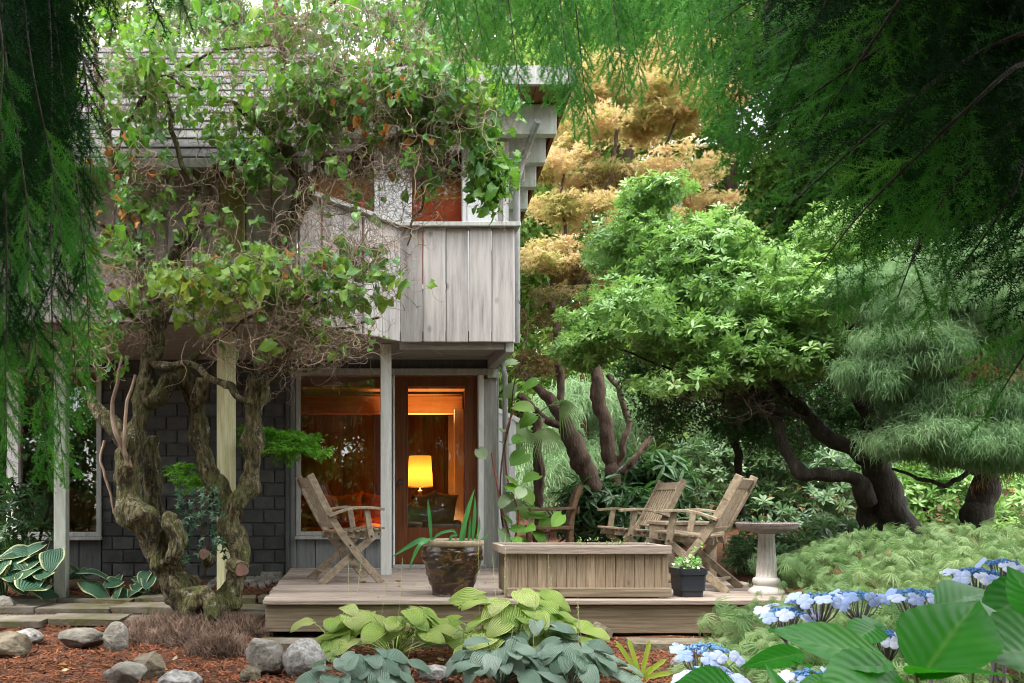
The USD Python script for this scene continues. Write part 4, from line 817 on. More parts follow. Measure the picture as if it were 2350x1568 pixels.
# stone path: flat flags, each its own
sp = thing('stone_path', 'mossy path of flat stones crossing the bed towards the deck', None); props(sp, kind='structure')
def flag(poly, z, m='flagstone', h=0.05):
    t = trimesh.creation.extrude_polygon(Polygon(poly).buffer(-0.02).buffer(0.012), h, engine='earcut'); t.apply_translation((0, 0, z - h))
    t = t.subdivide(); v = np.array(t.vertices); v[:, 2] += 0.02 * (meshkit.fbm(v * 5, 3, 4) - 0.5); v[:, :2] += 0.03 * (np.column_stack([meshkit.noise(v * 9, 1), meshkit.noise(v * 9, 2)]) - 0.5)
    obj('stone', (v, np.array(t.faces)), m, sp)
pf = np.random.default_rng(8)
for row, (ya, yb) in enumerate(((6.35, 6.72), (6.74, 7.12), (7.14, 7.45))):
    x = -3.4 + 0.2 * row
    while x < -0.66:
        w = pf.uniform(0.38, 0.75); b = min(x + w, -0.66)
        if b - x > 0.12:
            j = pf.uniform(-0.04, 0.04, 8); q = [(x + j[0], ya + j[1]), (b + j[2] * .5, ya + j[3]), (b + j[4] * .5, yb + j[5]), (x + j[6], yb + j[7])]
            flag(q, float(gz((x + b) / 2, (ya + yb) / 2)) + 0.045)
        x = b
for xa, xb in ((-0.62, 0.1), (0.12, 0.7)): flag([(xa, 5.62), (xb, 5.60), (xb, 5.86), (xa, 5.88)], 0.03)
flag([(1.9, 5.5), (2.6, 5.48), (2.62, 5.75), (1.92, 5.78)], 0.05, 'brown_rock')
# bark chips
mc = np.random.default_rng(5); nC = 26000
x = mc.uniform(-3.3, 2.8, nC); y = 4.05 + 3.9 * mc.random(nC) ** 1.5
ok = ~((x > -0.66) & (y > 5.9)); x, y = x[ok], y[ok]
protos = []
for k in range(6):
    v, f = cbox((mc.uniform(0.018, 0.055), mc.uniform(0.005, 0.012), mc.uniform(0.002, 0.005)), 0.001); v = v.copy(); v[:, 2] += 6 * v[:, 0] ** 2; protos.append((v, f))
Dn = rand_dirs(mc, len(x)); Dn[:, 2] *= 0.35
Up = rand_dirs(mc, len(x)) * 0.5 + (0, 0, 1)
scatter('/World', 'bark_mulch', protos, 'mulch_chip', np.column_stack([x, y, gz(x, y) + 0.004 + 0.012 * mc.random(len(x))]), frames(Dn, Up), mc.uniform(0.5, 1.25, len(x)), label='red brown shredded bark mulch covering the bed')
rfl = np.random.default_rng(44)
for k in range(22):                                                  # dry leaves fallen on bark and planks
    if k < 15: x, y = rfl.uniform(-2.0, 0.9), rfl.uniform(4.55, 5.6); z = float(gz(x, y)) + 0.02
    else: x, y = rfl.uniform(-0.4, 3.0), rfl.uniform(6.1, 7.9); z = DZ + 0.006
    v, f, uv = leaf(rfl.uniform(0.05, 0.09), rfl.uniform(0.03, 0.05), 4, 'ovate', fold=rfl.uniform(-.2, .4), droop=rfl.uniform(-.3, .2), wavy=.08); a_ = rfl.uniform(0, 6.28)
    obj('fallen_leaf', (v @ frame((math.cos(a_), math.sin(a_), .05), (rfl.normal() * .2, rfl.normal() * .2, 1)) + (x, y, z), f), 'pale_dry_leaf' if k % 2 else 'brown_leaf', smooth=True, label='dry curled leaf lying on the bark mulch in front' if k < 15 else 'dry curled leaf lying on the planks of the deck', cat='leaf', group='fallen leaves on the mulch' if k < 15 else 'fallen leaves on the deck')
# ---------------------------------------------------------------- low plants
def ribbon(pts, w, fold=0.25, up=(0, -1, 0.3), taper=0.85):
    P = np.asarray(pts, float); n = len(P); t = np.gradient(P, axis=0); t /= np.linalg.norm(t, axis=1, keepdims=True)
    s = np.linspace(0, 1, n); ww = w / 2 * np.minimum(1, (1 - s) / (1 - taper + 1e-6) if taper < 1 else 1) ** 0.7 * (0.55 + 0.45 * np.minimum(1, s * 4))
    ww = np.maximum(ww, w * 0.03)
    b = np.cross(t, up); b /= np.linalg.norm(b, axis=1, keepdims=True); nn = np.cross(b, t)
    V = np.stack([P - b * ww[:, None] + nn * (fold * ww)[:, None], P, P + b * ww[:, None] + nn * (fold * ww)[:, None]], 1).reshape(-1, 3)
    f = np.array([(i * 3 + j, i * 3 + 3 + j, i * 3 + 4 + j, i * 3 + 1 + j) for i in range(n - 1) for j in range(2)])
    uv = np.stack([np.repeat(s, 3), np.tile([0, .5, 1], n)], -1)
    return V, np.vstack([f[:, [0, 1, 2]], f[:, [0, 2, 3]]]), uv
def stalk(parent, p0, p1, r=0.003, m='green_stem', bend=0.1, name='stem', n=6, sides=5, seed=0):
    p0, p1 = np.asarray(p0, float), np.asarray(p1, float); t = np.linspace(0, 1, n)[:, None]
    r0 = np.random.default_rng(seed); o = r0.normal(size=3) * bend * np.linalg.norm(p1 - p0); 
    P = p0 + (p1 - p0) * t + o * (t * (1 - t)) * 1.5
    return obj(name, tube(P, np.linspace(r, r * 0.6, n), sides), m, parent, smooth=True)

def hosta(label, px, py, Y, n, L0, mat_, spread, high, seed, group=None, lean=0.0, stalks=0, wide=0.74, front=0.5):
    r = np.random.default_rng(seed); c = at(px, py, Y); c[2] = float(gz(c[0], c[1])); h = thing('hosta', label, 'plant', group, loc=c)
    for k in range(n):
        az = r.uniform(0, 2 * np.pi) if k > n * front else r.uniform(-np.pi, 0)
        q = (k + 0.5) / n; rad = spread * (0.25 + 0.75 * q ** 0.7) * r.uniform(0.85, 1.1); zt = high * (1.15 - 0.75 * q) * r.uniform(0.85, 1.15)
        d = np.array([math.cos(az), math.sin(az), 0]); tip = d * rad + (lean * rad, 0, zt)
        Ln = L0 * r.uniform(0.78, 1.15)
        v, f, uv = leaf(Ln, Ln * wide * r.uniform(0.86, 1.08), 11, 'heart', fold=0.10 + 0.15 * r.random(), droop=r.uniform(0.15, 0.5), across=2, wavy=r.uniform(0.02, 0.06), cup=-0.05, ph=r.uniform(0, 6))
        dirn = d * 1.0 + (r.normal() * 0.25, r.normal() * 0.25, 0) + np.array([0, 0, r.uniform(-0.55, 0.15)])
        Fm = frame(dirn, (r.normal() * 0.25 + d[0] * 0.4, r.normal() * 0.25 - 0.25 + d[1] * 0.4, 1), r.normal() * 0.15)
        t = np.linspace(0, 1, 5)[:, None]; P = np.array([d[0] * 0.02, d[1] * 0.02, 0]) + (tip - (d[0] * 0.02, d[1] * 0.02, 0)) * t + np.array([0, 0, 0.35 * zt]) * (t * (1 - t)) * 1.2
        a = Acc(); a.add(v @ Fm + tip, f, uv); tv, tf = tube(P, np.linspace(0.0045, 0.003, 5) * (L0 / 0.2), 4, caps=False); a.add(tv, tf, np.full((len(tv), 2), 0.5))
        obj('leaf', a, mat_, h, smooth=True, uv=a.uv())
    for k in range(stalks):
        b = np.array([r.normal() * spread * 0.3, r.normal() * spread * 0.3, 0]); tp = b + (r.normal() * 0.05, r.normal() * 0.05, high * r.uniform(1.7, 2.4))
        a = Acc(); t = np.linspace(0, 1, 7)[:, None]; a.add(*tube(b + (tp - b) * t + np.array([0.02, 0, 0]) * t * (1 - t), 0.0013, 4))
        for i in range(14):
            p = b + (tp - b) * (0.62 + 0.38 * i / 14); v, f, _ = leaf(0.012, 0.005, 2, 'lance'); a.add(v @ frame((math.cos(i * 2.4), math.sin(i * 2.4), -0.3)) + p, f)
        obj('flower_stalk', a, 'pale_stem', h)
    return h
hosta('big hosta with cream edged blue green leaves cut by the picture edge', 12, 1385, 7.35, 15, 0.30, 'hosta_cream', 0.30, 0.36, 1, wide=0.8)
hosta('big hosta with cream edged ribbed leaves beside the left porch post', 120, 1375, 7.45, 18, 0.33, 'hosta_cream', 0.36, 0.40, 2, wide=0.8)
hosta('small cream edged hosta in front of the brick wall left of the twisted trunk', 290, 1370, 7.55, 10, 0.17, 'hosta_cream', 0.19, 0.15, 3, wide=0.85)
hosta('small cream edged hosta half hidden behind the twisted trunk', 350, 1352, 7.6, 7, 0.20, 'hosta_cream', 0.17, 0.2, 4, wide=0.8)
hosta('yellow green hosta in front of the glazed pot at the deck edge', 905, 1490, 5.35, 44, 0.185, 'hosta_gold', 0.40, 0.27, 5, stalks=2)
hosta('single stemmed young yellow green hosta at the left of the deck front', 785, 1480, 5.45, 9, 0.16, 'hosta_gold', 0.28, 0.30, 6, stalks=2)
hosta('large yellow green hosta in front of the planter box', 1175, 1500, 5.15, 52, 0.195, 'hosta_gold', 0.40, 0.38, 7, stalks=3)
hosta('yellow green hosta reaching over the bark towards the strappy plant', 1270, 1495, 5.05, 22, 0.18, 'hosta_gold', 0.26, 0.29, 8, stalks=2)
hosta('blue grey hosta at the bottom between rounded boulder and pale rock', 835, 1580, 4.5, 36, 0.135, 'hosta_blue', 0.32, 0.16, 9, stalks=1)
hosta('blue grey hosta in front of the large yellow green hosta', 1150, 1570, 4.6, 38, 0.145, 'hosta_blue', 0.30, 0.21, 10, stalks=2)
hosta('blue grey hosta nearest the strappy plant at the bottom', 1310, 1580, 4.55, 38, 0.14, 'hosta_blue', 0.28, 0.21, 11, stalks=2)
hosta('blue grey hosta topmost of the blue clumps among yellow leaves', 1230, 1540, 4.85, 22, 0.15, 'hosta_blue', 0.22, 0.26, 12)
# thin leaved stem standing among the hostas
ly = thing('lily_plant', 'single dark stem with whorls of narrow leaves among the hostas', 'plant')
b0, t0 = at(1063, 1590, 4.75), at(1063, 1425, 4.75); b0[2] = float(gz(b0[0], b0[1])) - 0.01; stalk(ly, b0, t0, 0.004, 'green_stem', 0.03)
rl2 = np.random.default_rng(4)
for i in range(26):
    v, f, uv = leaf(rl2.uniform(0.06, 0.09), 0.016, 3, 'lance', droop=0.4); q = 0.25 + 0.75 * i / 25
    obj('leaf', (v @ frame((math.cos(i * 2.4), math.sin(i * 2.4), 0.25)) + b0 + (t0 - b0) * q, f), 'laurel_dark', ly, smooth=True, uv=uv)
# strappy plant
sp_ = thing('strappy_plant', 'small plant with five upright yellow green strap leaves', 'plant')
sb_ = at(1470, 1590, 4.6); sb_[2] = float(gz(sb_[0], sb_[1]))
for tx, ty in ((1412, 1470), (1440, 1464), (1492, 1468), (1530, 1512), (1500, 1530), (1425, 1540), (1545, 1545)):
    tp = at(tx, ty, 4.6 + 0.05 * math.sin(tx)); t = np.linspace(0, 1, 7)[:, None]; P = sb_ + (tp - sb_) * t + np.array([0, 0, 0.04]) * t * (1 - t)
    v, f, uv = ribbon(P, 0.026); obj('leaf', (v, f), 'strap_leaf', sp_, smooth=True, uv=uv)
# iris in the glazed pot
ir = thing('iris', 'iris with tall sword leaves and drooping side leaves in the glazed pot', 'plant')
Yp = 6.26
for k, (P, w) in enumerate((([(1055, 1245), (1066, 1200), (1077, 1160), (1089, 1123)], .034), ([(1084, 1245), (1088, 1200), (1090, 1165), (1090, 1139)], .026), ([(1075, 1245), (1078, 1215), (1080, 1185)], .02), ([(1062, 1245), (1066, 1210), (1072, 1175)], .03), ([(1092, 1245), (1099, 1215), (1101, 1185)], .018),
                           ([(990, 1245), (987, 1200), (984, 1170), (982, 1146)], .026), ([(992, 1240), (1010, 1224), (1038, 1218), (1046, 1226), (1046, 1246)], .022), ([(990, 1242), (965, 1240), (935, 1256), (899, 1279)], .036), ([(985, 1244), (966, 1248), (950, 1276), (938, 1312)], .026),
                           ([(1030, 1243), (1038, 1230), (1052, 1228)], .02), ([(1095, 1246), (1108, 1238), (1122, 1224)], .018))):
    dep = Yp - 0.05 + 0.02 * (k % 4) - (0.17 if k in (7, 8) else 0.0) * 1.0
    Q = np.array([at(x, y, dep if (k not in (7, 8) or i > 0) else Yp - 0.1) for i, (x, y) in enumerate(P)])
    S = smoothline(np.column_stack([Q, np.zeros(len(Q))]), 12)[:, :3]; v, f, uv = ribbon(S, w, taper=0.55)
    obj('leaf', (v, f), 'iris_leaf', ir, smooth=True, uv=uv)
# small variegated plant in the black pot; seedlings in the planter box
vp = thing('variegated_plant', 'bushy small white and green leaved plant in the black pot', 'plant'); rv = np.random.default_rng(6)
for i in range(120):
    v, f, uv = leaf(rv.uniform(0.025, 0.045), rv.uniform(0.02, 0.03), 3, 'ovate', droop=0.2)
    d = rand_dirs(rv, 1)[0] * (0.10, 0.10, 0.07); d[2] = abs(d[2])
    obj('leaf', (v @ frame(rand_dirs(rv, 1)[0] + d * 6, (0, -0.4, 1)) + (2.525, 6.16, DZ + 0.215) + d * rv.uniform(0.5, 1.15), f), 'variegated_leaf', vp, smooth=True, uv=uv)
for i in range(9): stalk(vp, (2.525, 6.16, DZ + 0.18), np.array([2.525, 6.16, DZ + 0.24]) + rand_dirs(rv, 1)[0] * (0.09, 0.09, 0.05) + (0, 0, 0.03), 0.0025, 'green_stem', 0.2, seed=i)
p0 = np.array([2.55, 6.17, DZ + 0.2])
for i in range(8):
    v, f, uv = leaf(0.035, 0.03, 3, 'ovate'); obj('leaf', (v @ frame(rand_dirs(rv, 1)[0], (0, -0.4, 1)) + p0 + (0.012 * i, 0, 0.10 + 0.012 * i), f), 'rhodo_bright', vp, smooth=True, uv=uv)
se = thing('seedlings', 'low reddish green seedlings growing at the back of the planter box', 'plant')
for i in range(70):
    v, f, uv = leaf(rv.uniform(0.02, 0.04), 0.015, 2, 'ovate'); c = np.array([rv.uniform(1.75, 2.15), rv.uniform(6.25, 6.4), 0.63 + 0.09 * rv.random()])
    obj('leaf', (v @ frame(rand_dirs(rv, 1)[0] + (0, 0, .4)) + c, f), 'variegated_leaf' if i % 5 == 0 else 'maple_bronze' if i % 3 == 0 else 'rhodo_bright', se, smooth=True, uv=uv)

# ---------------------------------------------------------------- climbing vine at the house corner
vn = thing('climbing_vine', 'vine with large round light green leaves climbing at the house corner', 'vine')
for k, P in enumerate(([(1165, 1330), (1160, 1250), (1148, 1150), (1153, 1050), (1172, 960), (1180, 880), (1205, 800), (1210, 740), (1190, 690)], [(1185, 1330), (1178, 1260), (1190, 1180), (1165, 1100), (1160, 1000), (1185, 930)], [(1200, 1330), (1215, 1270), (1240, 1230), (1290, 1215)], [(1178, 1260), (1150, 1160), (1128, 1040)])):
    Q = np.array([[*at(x, y, 8.25 + 0.06 * math.sin(i * 2 + k)), 0.011 - 0.0009 * i] for i, (x, y) in enumerate(P)]); S = smoothline(Q, 26); obj('stem', tube(S[:, :3], np.maximum(S[:, 3], 0.003), 6), 'red_stem' if k else 'brown_bark', vn, smooth=True)
rvn = np.random.default_rng(9)
spots = [(1171, 832, 44, 1), (1217, 880, 50, 0), (1170, 896, 44, 1), (1198, 930, 56, 0), (1212, 962, 50, 0), (1155, 984, 40, 1), (1190, 1005, 44, 0), (1160, 1018, 44, 1), (1192, 1050, 62, 0), (1222, 1092, 50, 0), (1180, 1120, 54, 0), (1160, 1145, 50, 1), (1178, 1160, 50, 1), (1197, 1170, 56, 0), (1230, 1176, 46, 0), (1188, 1212, 50, 0), (1160, 1230, 60, 1), (1282, 1190, 50, 0), (1240, 1230, 44, 0), (1206, 1246, 44, 0), (1175, 1100, 44, 0), (1105, 1040, 44, 1), (1215, 1210, 40, 0), (1250, 1200, 40, 0), (1170, 1260, 46, 0), (1195, 1130, 40, 1), (1215, 1140, 44, 0), (1165, 1190, 40, 0), (1185, 1235, 40, 0)]
for px, py, w, pale in spots:
    Ln = w * 8.1 / 1900 * 0.82; v, f, uv = leaf(Ln, Ln * rvn.uniform(0.75, 0.95), 6, 'heart', fold=0.15, droop=rvn.uniform(0.1, 0.5), across=2, wavy=0.03)
    d = np.array([rvn.normal() * 0.9, -0.5 + 0.3 * rvn.normal(), rvn.uniform(-0.7, 0.1)]); Fm = frame(d, (rvn.normal() * .3, -0.7 + rvn.normal() * .35, 0.8)); p = at(px, py, 8.12 + 0.1 * rvn.normal())
    obj('leaf', (v @ Fm + p - d / np.linalg.norm(d) * Ln * 0.45, f), 'vine_leaf_pale' if pale else 'vine_leaf', vn, smooth=True, uv=uv)

# ---------------------------------------------------------------- hydrangea in the foreground
hy = thing('hydrangea', 'lacecap hydrangea with blue flat flower heads and large glossy leaves up front', 'shrub')
def big_leaf(b, t, Yb, Yt, W, up, m='hydrangea_leaf', fold=0.22, droop=0.12, ph=0.0):
    p, q = at(*b, Yb), at(*t, Yt); Ln = np.linalg.norm(q - p); n = 22
    v, f, uv = leaf(Ln, W * Ln, n, 'acuminate', fold=fold, droop=droop, across=4, wavy=0.012, ph=ph)
    S = np.tile(np.linspace(-1, 1, 9), n + 1); T = np.repeat(np.linspace(0, 1, n + 1), 9)
    v[:, 2] += 0.003 * Ln * np.abs(np.sin((T * 8 - np.abs(S) * 2.0) * np.pi)) * (1 - 0.7 * np.abs(S)) * np.minimum(1, np.abs(S) * 4) + 0.02 * Ln * np.sin(T * 7 + ph) * np.abs(S) ** 2
    e = np.abs(S) > 0.99; v[e, 1] *= 1 + 0.05 * ((T[e] * 22).astype(int) % 2)
    d = (q - p) / Ln; Fm = frame(d + np.array([0, 0, 0.0]), up)
    return obj('leaf', (v @ Fm + p + np.array([0, 0, droop * 0.0]), f), m, hy, smooth=True, uv=uv)
big_leaf((2040, 1516), (1757, 1454), 1.08, 1.02, 0.44, (0.1, -0.55, 0.85), fold=0.12, droop=-0.02)
big_leaf((2112, 1560), (2262, 1330), 1.10, 1.20, 0.52, (-0.5, -0.75, 0.5), fold=0.25, droop=0.2)
big_leaf((2085, 1548), (2320, 1520), 1.12, 0.98, 0.50, (0.1, -0.35, 0.95), fold=0.15)
big_leaf((2095, 1590), (1905, 1540), 1.05, 0.95, 0.55, (0.0, -0.6, 0.8))
big_leaf((2420, 1500), (2265, 1478), 1.25, 1.15, 0.62, (0.2, -0.7, 0.7))
big_leaf((2420, 1440), (2310, 1290), 1.05, 1.12, 0.5, (-0.5, -0.8, 0.3))
big_leaf((1845, 1500), (1708, 1520), 1.75, 1.7, 0.34, (0, -0.7, 0.7)); big_leaf((1860, 1535), (1775, 1500), 1.7, 1.8, 0.42, (0.3, -0.7, 0.5))
big_leaf((1700, 1590), (1560, 1555), 1.55, 1.5, 0.6, (0, -0.6, 0.8)); big_leaf((1800, 1600), (1762, 1515), 1.5, 1.55, 0.42, (0.3, -0.9, 0.3))
big_leaf((2010, 1440), (1955, 1466), 1.9, 1.8, 0.5, (0, -.6, .8)); big_leaf((1990, 1440), (2030, 1415), 1.9, 2.0, 0.4, (0, -.6, .8)); big_leaf((2230, 1440), (2330, 1400), 1.6, 1.7, 0.6, (0, -.7, .7)); big_leaf((2230, 1470), (2330, 1440), 1.5, 1.6, 0.6, (0.1, -.7, .7))
big_leaf((2150, 1400), (2290, 1340), 1.9, 2.0, 0.45, (0, -.7, .7))
big_leaf((1940, 1590), (1840, 1560), 1.5, 1.45, 0.5, (0, -.6, .8)); big_leaf((1640, 1575), (1580, 1600), 1.7, 1.6, 0.6, (0, -.6, .8)); big_leaf((2380, 1350), (2260, 1420), 1.9, 1.8, 0.5, (0, -.7, .7))
root = np.array([1.35, 1.75, 0.0]); root[2] = float(gz(1.35, 1.75))
for k, (p, Y) in enumerate((((2100, 1552), 1.10), ((1860, 1540), 1.7), ((2230, 1470), 1.6), ((2420, 1500), 1.2), ((1660, 1575), 1.6))): stalk(hy, root + (0.06 * math.sin(k * 2), 0.05 * math.cos(k * 3), 0), at(*p, Y), 0.006, 'green_stem', 0.08, n=9, seed=k)
rh_ = np.random.default_rng(17)
pet = [leaf(0.0215, 0.025, 7, 'disc', fold=-0.05, droop=0.2, across=2, wavy=0.035, ph=k, cup=-0.08) for k in range(3)]
def head(px, py, Y, wpx, nfl, seed):
    r = np.random.default_rng(seed); c = at(px, py, Y); R = wpx * Y / 1900 / 2 * 0.92
    g = root + (r.normal() * 0.08, r.normal() * 0.08, 0); hub = c + (r.normal() * 0.01, 0.0, -0.075)
    a = Acc(); t = np.linspace(0, 1, 8)[:, None]; a.add(*tube(g + (hub - g) * t + np.array([0.1, 0.05, 0.12]) * t * (1 - t), 0.0045, 5))
    bud = Acc()
    for i in range(150):
        q = math.sqrt(r.random()) * R * 0.74; t_ = r.uniform(0, 6.283); p = c + (q * math.cos(t_), q * math.sin(t_), 0.012 - 0.30 * q * q / R + r.normal() * 0.003)
        v = np.array([(1, 0, 0), (-1, 0, 0), (0, 1, 0), (0, -1, 0), (0, 0, 1), (0, 0, -1)]) * r.uniform(0.0028, 0.0050)
        bud.add(v @ Rot.random(random_state=int(r.integers(1e6))).as_matrix() + p, [(0, 2, 4), (2, 1, 4), (1, 3, 4), (3, 0, 4), (2, 0, 5), (1, 2, 5), (3, 1, 5), (0, 3, 5)])
        if i % 6 == 0: a.add(*tube([hub, (hub + p) / 2 + (0, 0, -0.008), p], [0.002, 0.0014, 0.001], 4, caps=False))
    fh = obj('flower_head', bud, 'bud_blue', hy, smooth=False)
    for i in range(nfl):
        t_ = i / nfl * 6.283 + r.normal() * 0.15; q = R * r.uniform(0.88, 1.06); p = c + (q * math.cos(t_), q * math.sin(t_), -0.004 + r.normal() * 0.007)
        nrm = np.array([math.cos(t_) * 0.5, math.sin(t_) * 0.5 - 0.35, 0.9]) + r.normal(size=3) * 0.2; nrm /= np.linalg.norm(nrm)
        u = np.cross(nrm, (0.2, 1, 0.1)); u /= np.linalg.norm(u); w = np.cross(nrm, u); fl = Acc(); s0 = r.uniform(0, 1.5)
        for j in range(4):
            d = u * math.cos(s0 + j * 1.571) + w * math.sin(s0 + j * 1.571); P = pet[(i + j) % 3]; fl.add(P[0] * r.uniform(0.9, 1.15) @ frame(d + nrm * 0.12, nrm) + p, P[1], P[2])
        a.add(*tube([hub, (hub * 0.4 + p * 0.6) + (0, 0, -0.012), p], [0.002, 0.0014, 0.001], 4, caps=False))
        obj('floret', fl, 'petal_blue', fh, smooth=True, uv=fl.uv())
    obj('stem', a, 'grey_stem', hy)
for k, (px, py, Y, w, nf) in enumerate(((1808, 1408, 2.2, 122, 9), (1880, 1376, 2.15, 120, 9), (1965, 1370, 2.25, 115, 9), (2103, 1366, 2.2, 118, 9), (2240, 1318, 2.1, 120, 9), (2300, 1298, 2.2, 90, 6), (2296, 1380, 2.0, 90, 7), (1619, 1493, 2.05, 150, 10), (1622, 1552, 1.9, 150, 9), (2036, 1462, 2.2, 70, 6), (1862, 1556, 1.85, 120, 8))): head(px, py, Y, w, nf, 40 + k)

# ---------------------------------------------------------------- laceleaf maple mound
def lobed(nl, Ln, W, spread=2.3, teeth=2, droop=0.25, r=None):
    a = Acc()
    for i in range(nl):
        an = (i / (nl - 1) - 0.5) * spread; l = Ln * (1 - 0.35 * abs(i / (nl - 1) - 0.5) * 2)
        v, f, uv = leaf(l, W, 3, 'lance', droop=droop); Fm = frame((math.cos(an), math.sin(an), 0)); a.add(v @ Fm, f)
        for k in range(teeth):
            for s in (-1, 1):
                p = np.array([l * (0.35 + 0.22 * k), 0, -droop * l * (0.35 + .22 * k) ** 2]); q = p + (l * 0.20, s * l * 0.11, -0.02 * l)
                a.add(np.array([p - (W * .3, 0, 0), p + (W * .3, 0, 0), q]) @ Fm, [(0, 1, 2)])
    return a.get()
def cluster(r, make, n, R, flat=1.0, down=0.2, s=(0.8, 1.2), out=0.5):
    a = Acc()
    for k in range(n):
        p = rand_dirs(r, 1)[0] * R * r.random() ** 0.5 * (1, 1, flat); P = make[k % len(make)] if isinstance(make, list) else make
        d = rand_dirs(r, 1)[0] + p / R * out; d[2] = d[2] * 0.5 - down
        u = rand_dirs(r, 1)[0] * 0.5 + (0, 0, 1); a.add(P[0] * r.uniform(*s) @ frame(d, u) + p, P[1], P[2] if len(P) > 2 else None)
    v, f = a.get(); return (v, f, a.uv()) if a.u else (v, f)
rm = np.random.default_rng(3)
lace = [cluster(rm, lobed(7, 0.085, 0.0055, 2.0, 2, 0.45), 5, 0.05, 0.7, 0.9, out=0.9) for _ in range(5)]
lm = thing('laceleaf_maple', 'low mound of finely cut pale green laceleaf maple in front of the bird bath', 'shrub')
pts, nrm = blob_points(rm, [((3.85, 4.55, 0.05), (1.85, 1.05, 0.56)), ((2.5, 4.35, 0.0), (0.80, 0.7, 0.33)), ((4.6, 5.2, 0.12), (1.25, 1.1, 0.50)), ((5.0, 6.3, 0.45), (1.7, 1.0, 0.32)), ((4.3, 5.7, 0.3), (.8, .7, .36))], 11000, shell=0.84, freq=2.2, gap=0.30, seed=7)
pts[:, 2] += 0.22 * (meshkit.fbm(pts * (2.6, 2.6, 0.5), 3, 9) - 0.5); k = (pts[:, 2] > -0.02) & (pts[:, 1] < 7.2); pts, nrm = pts[k], nrm[k]
dd = nrm * (1, 1, 0) + np.array([0, 0, -0.35]) + rand_dirs(rm, len(pts)) * 0.8
scatter(lm, 'crown', lace, 'feather_maple', pts, frames(dd, nrm + (0, 0, 0.4) + rand_dirs(rm, len(pts)) * 0.7), np.where(rm.random(len(pts)) < .15, rm.uniform(1.1, 1.5, len(pts)), rm.uniform(0.35, 1.0, len(pts))))
q = rm.choice(len(pts), 260); scatter(lm, 'dead_leaves', lace, 'dead_needles', pts[q] + (0, 0, -.01), frames(rand_dirs(rm, 260), nrm[q] + rand_dirs(rm, 260) * .6), rm.uniform(.4, .8, 260))
for k, (e, r0) in enumerate((((3.2, 4.3, 0.45), 0.03), ((4.4, 4.5, 0.6), 0.035), ((3.8, 4.0, 0.5), 0.03), ((2.8, 4.5, 0.3), 0.025))): stalk(lm, (3.8, 4.6, 0.0), e, r0, 'brown_bark', 0.25, 'trunk' if k == 0 else 'branch', 8, 8, k)
# ---------------------------------------------------------------- contorted hazel with its thick twisted trunk
hz = thing('contorted_hazel', 'old contorted hazel with thick gnarled trunks and curly twigs before the house', 'tree')
def limb(P, name='branch', parent=None, m='hazel_bark', sides=36, n=None, lump=0.55, seed=0, lf=5.5, jit=0.0, fiss=None):
    fiss = (0.25 if m == 'hazel_bark' else 0.18 if P[0][3] > 8 else 0.0) if fiss is None else fiss; n = n or 14 * len(P)
    Q = np.array([[*at(x, y, Y), r * (0.70 if m == 'hazel_bark' else 0.82 if m in ('dark_bark', 'brown_bark') and r > 6 else 1.0) * Y / 1900] for x, y, Y, r in P]); S = smoothline(Q, n)
    if jit: S[:, :3] += jit * (np.stack([meshkit.fbm(S[:, :3] * 4 + k * 9, 3, seed + k) for k in range(3)], 1) - 0.5)
    S[:, 3] = np.maximum(S[:, 3], 0.002)
    return obj(name, tube(S[:, :3], S[:, 3], sides, lump=lump, seed=seed, lf=lf, fiss=fiss), m, parent or hz, smooth=True)
limb([(462, 1470, 6.22, 30), (455, 1440, 6.25, 46), (436, 1390, 6.25, 52), (398, 1330, 6.3, 50), (366, 1265, 6.3, 42), (330, 1205, 6.25, 40), (298, 1140, 6.3, 37), (296, 1060, 6.3, 35), (315, 980, 6.3, 33), (336, 900, 6.35, 32), (345, 830, 6.4, 28), (352, 760, 6.45, 26)], 'trunk', n=190, lump=0.6, seed=1)
limb([(478, 1480, 6.15, 24), (482, 1430, 6.2, 32), (508, 1385, 6.25, 36), (540, 1330, 6.3, 31), (552, 1270, 6.3, 29), (522, 1210, 6.3, 25), (536, 1165, 6.3, 28), (568, 1115, 6.3, 30), (582, 1050, 6.3, 30), (580, 960, 6.3, 29), (592, 880, 6.3, 31), (594, 862, 6.3, 22)], 'trunk', n=170, lump=0.7, seed=2)
limb([(548, 1240, 6.4, 20), (515, 1150, 6.4, 26), (482, 1090, 6.4, 27), (458, 1010, 6.4, 27), (446, 930, 6.4, 26), (428, 880, 6.4, 25), (418, 830, 6.4, 20)], 'trunk', n=110, lump=0.5, seed=3)
limb([(395, 1300, 6.45, 26), (368, 1230, 6.5, 25), (352, 1150, 6.5, 26), (346, 1060, 6.5, 26), (349, 1012, 6.5, 24), (349, 1000, 6.5, 12)], 'branch', lump=0.55, seed=4)
limb([(395, 1290, 6.15, 30), (410, 1240, 6.1, 26), (390, 1195, 6.1, 22), (398, 1178, 6.1, 12)], 'branch', lump=0.9, seed=5)
limb([(440, 1385, 6.1, 36), (470, 1360, 6.05, 28), (484, 1400, 6.0, 20), (472, 1450, 6.0, 17), (462, 1490, 6.0, 14)], 'root', lump=0.7, seed=6)
limb([(340, 930, 6.33, 26), (372, 905, 6.3, 26), (388, 870, 6.3, 22), (390, 856, 6.3, 14)], 'branch', lump=0.6, seed=7)
limb([(452, 930, 6.35, 22), (462, 890, 6.3, 22), (462, 868, 6.3, 14)], 'branch', lump=0.6, seed=8)
limb([(300, 1040, 6.35, 26), (262, 985, 6.4, 22), (222, 940, 6.45, 18), (205, 900, 6.5, 16)], 'branch', lump=0.5, seed=9)
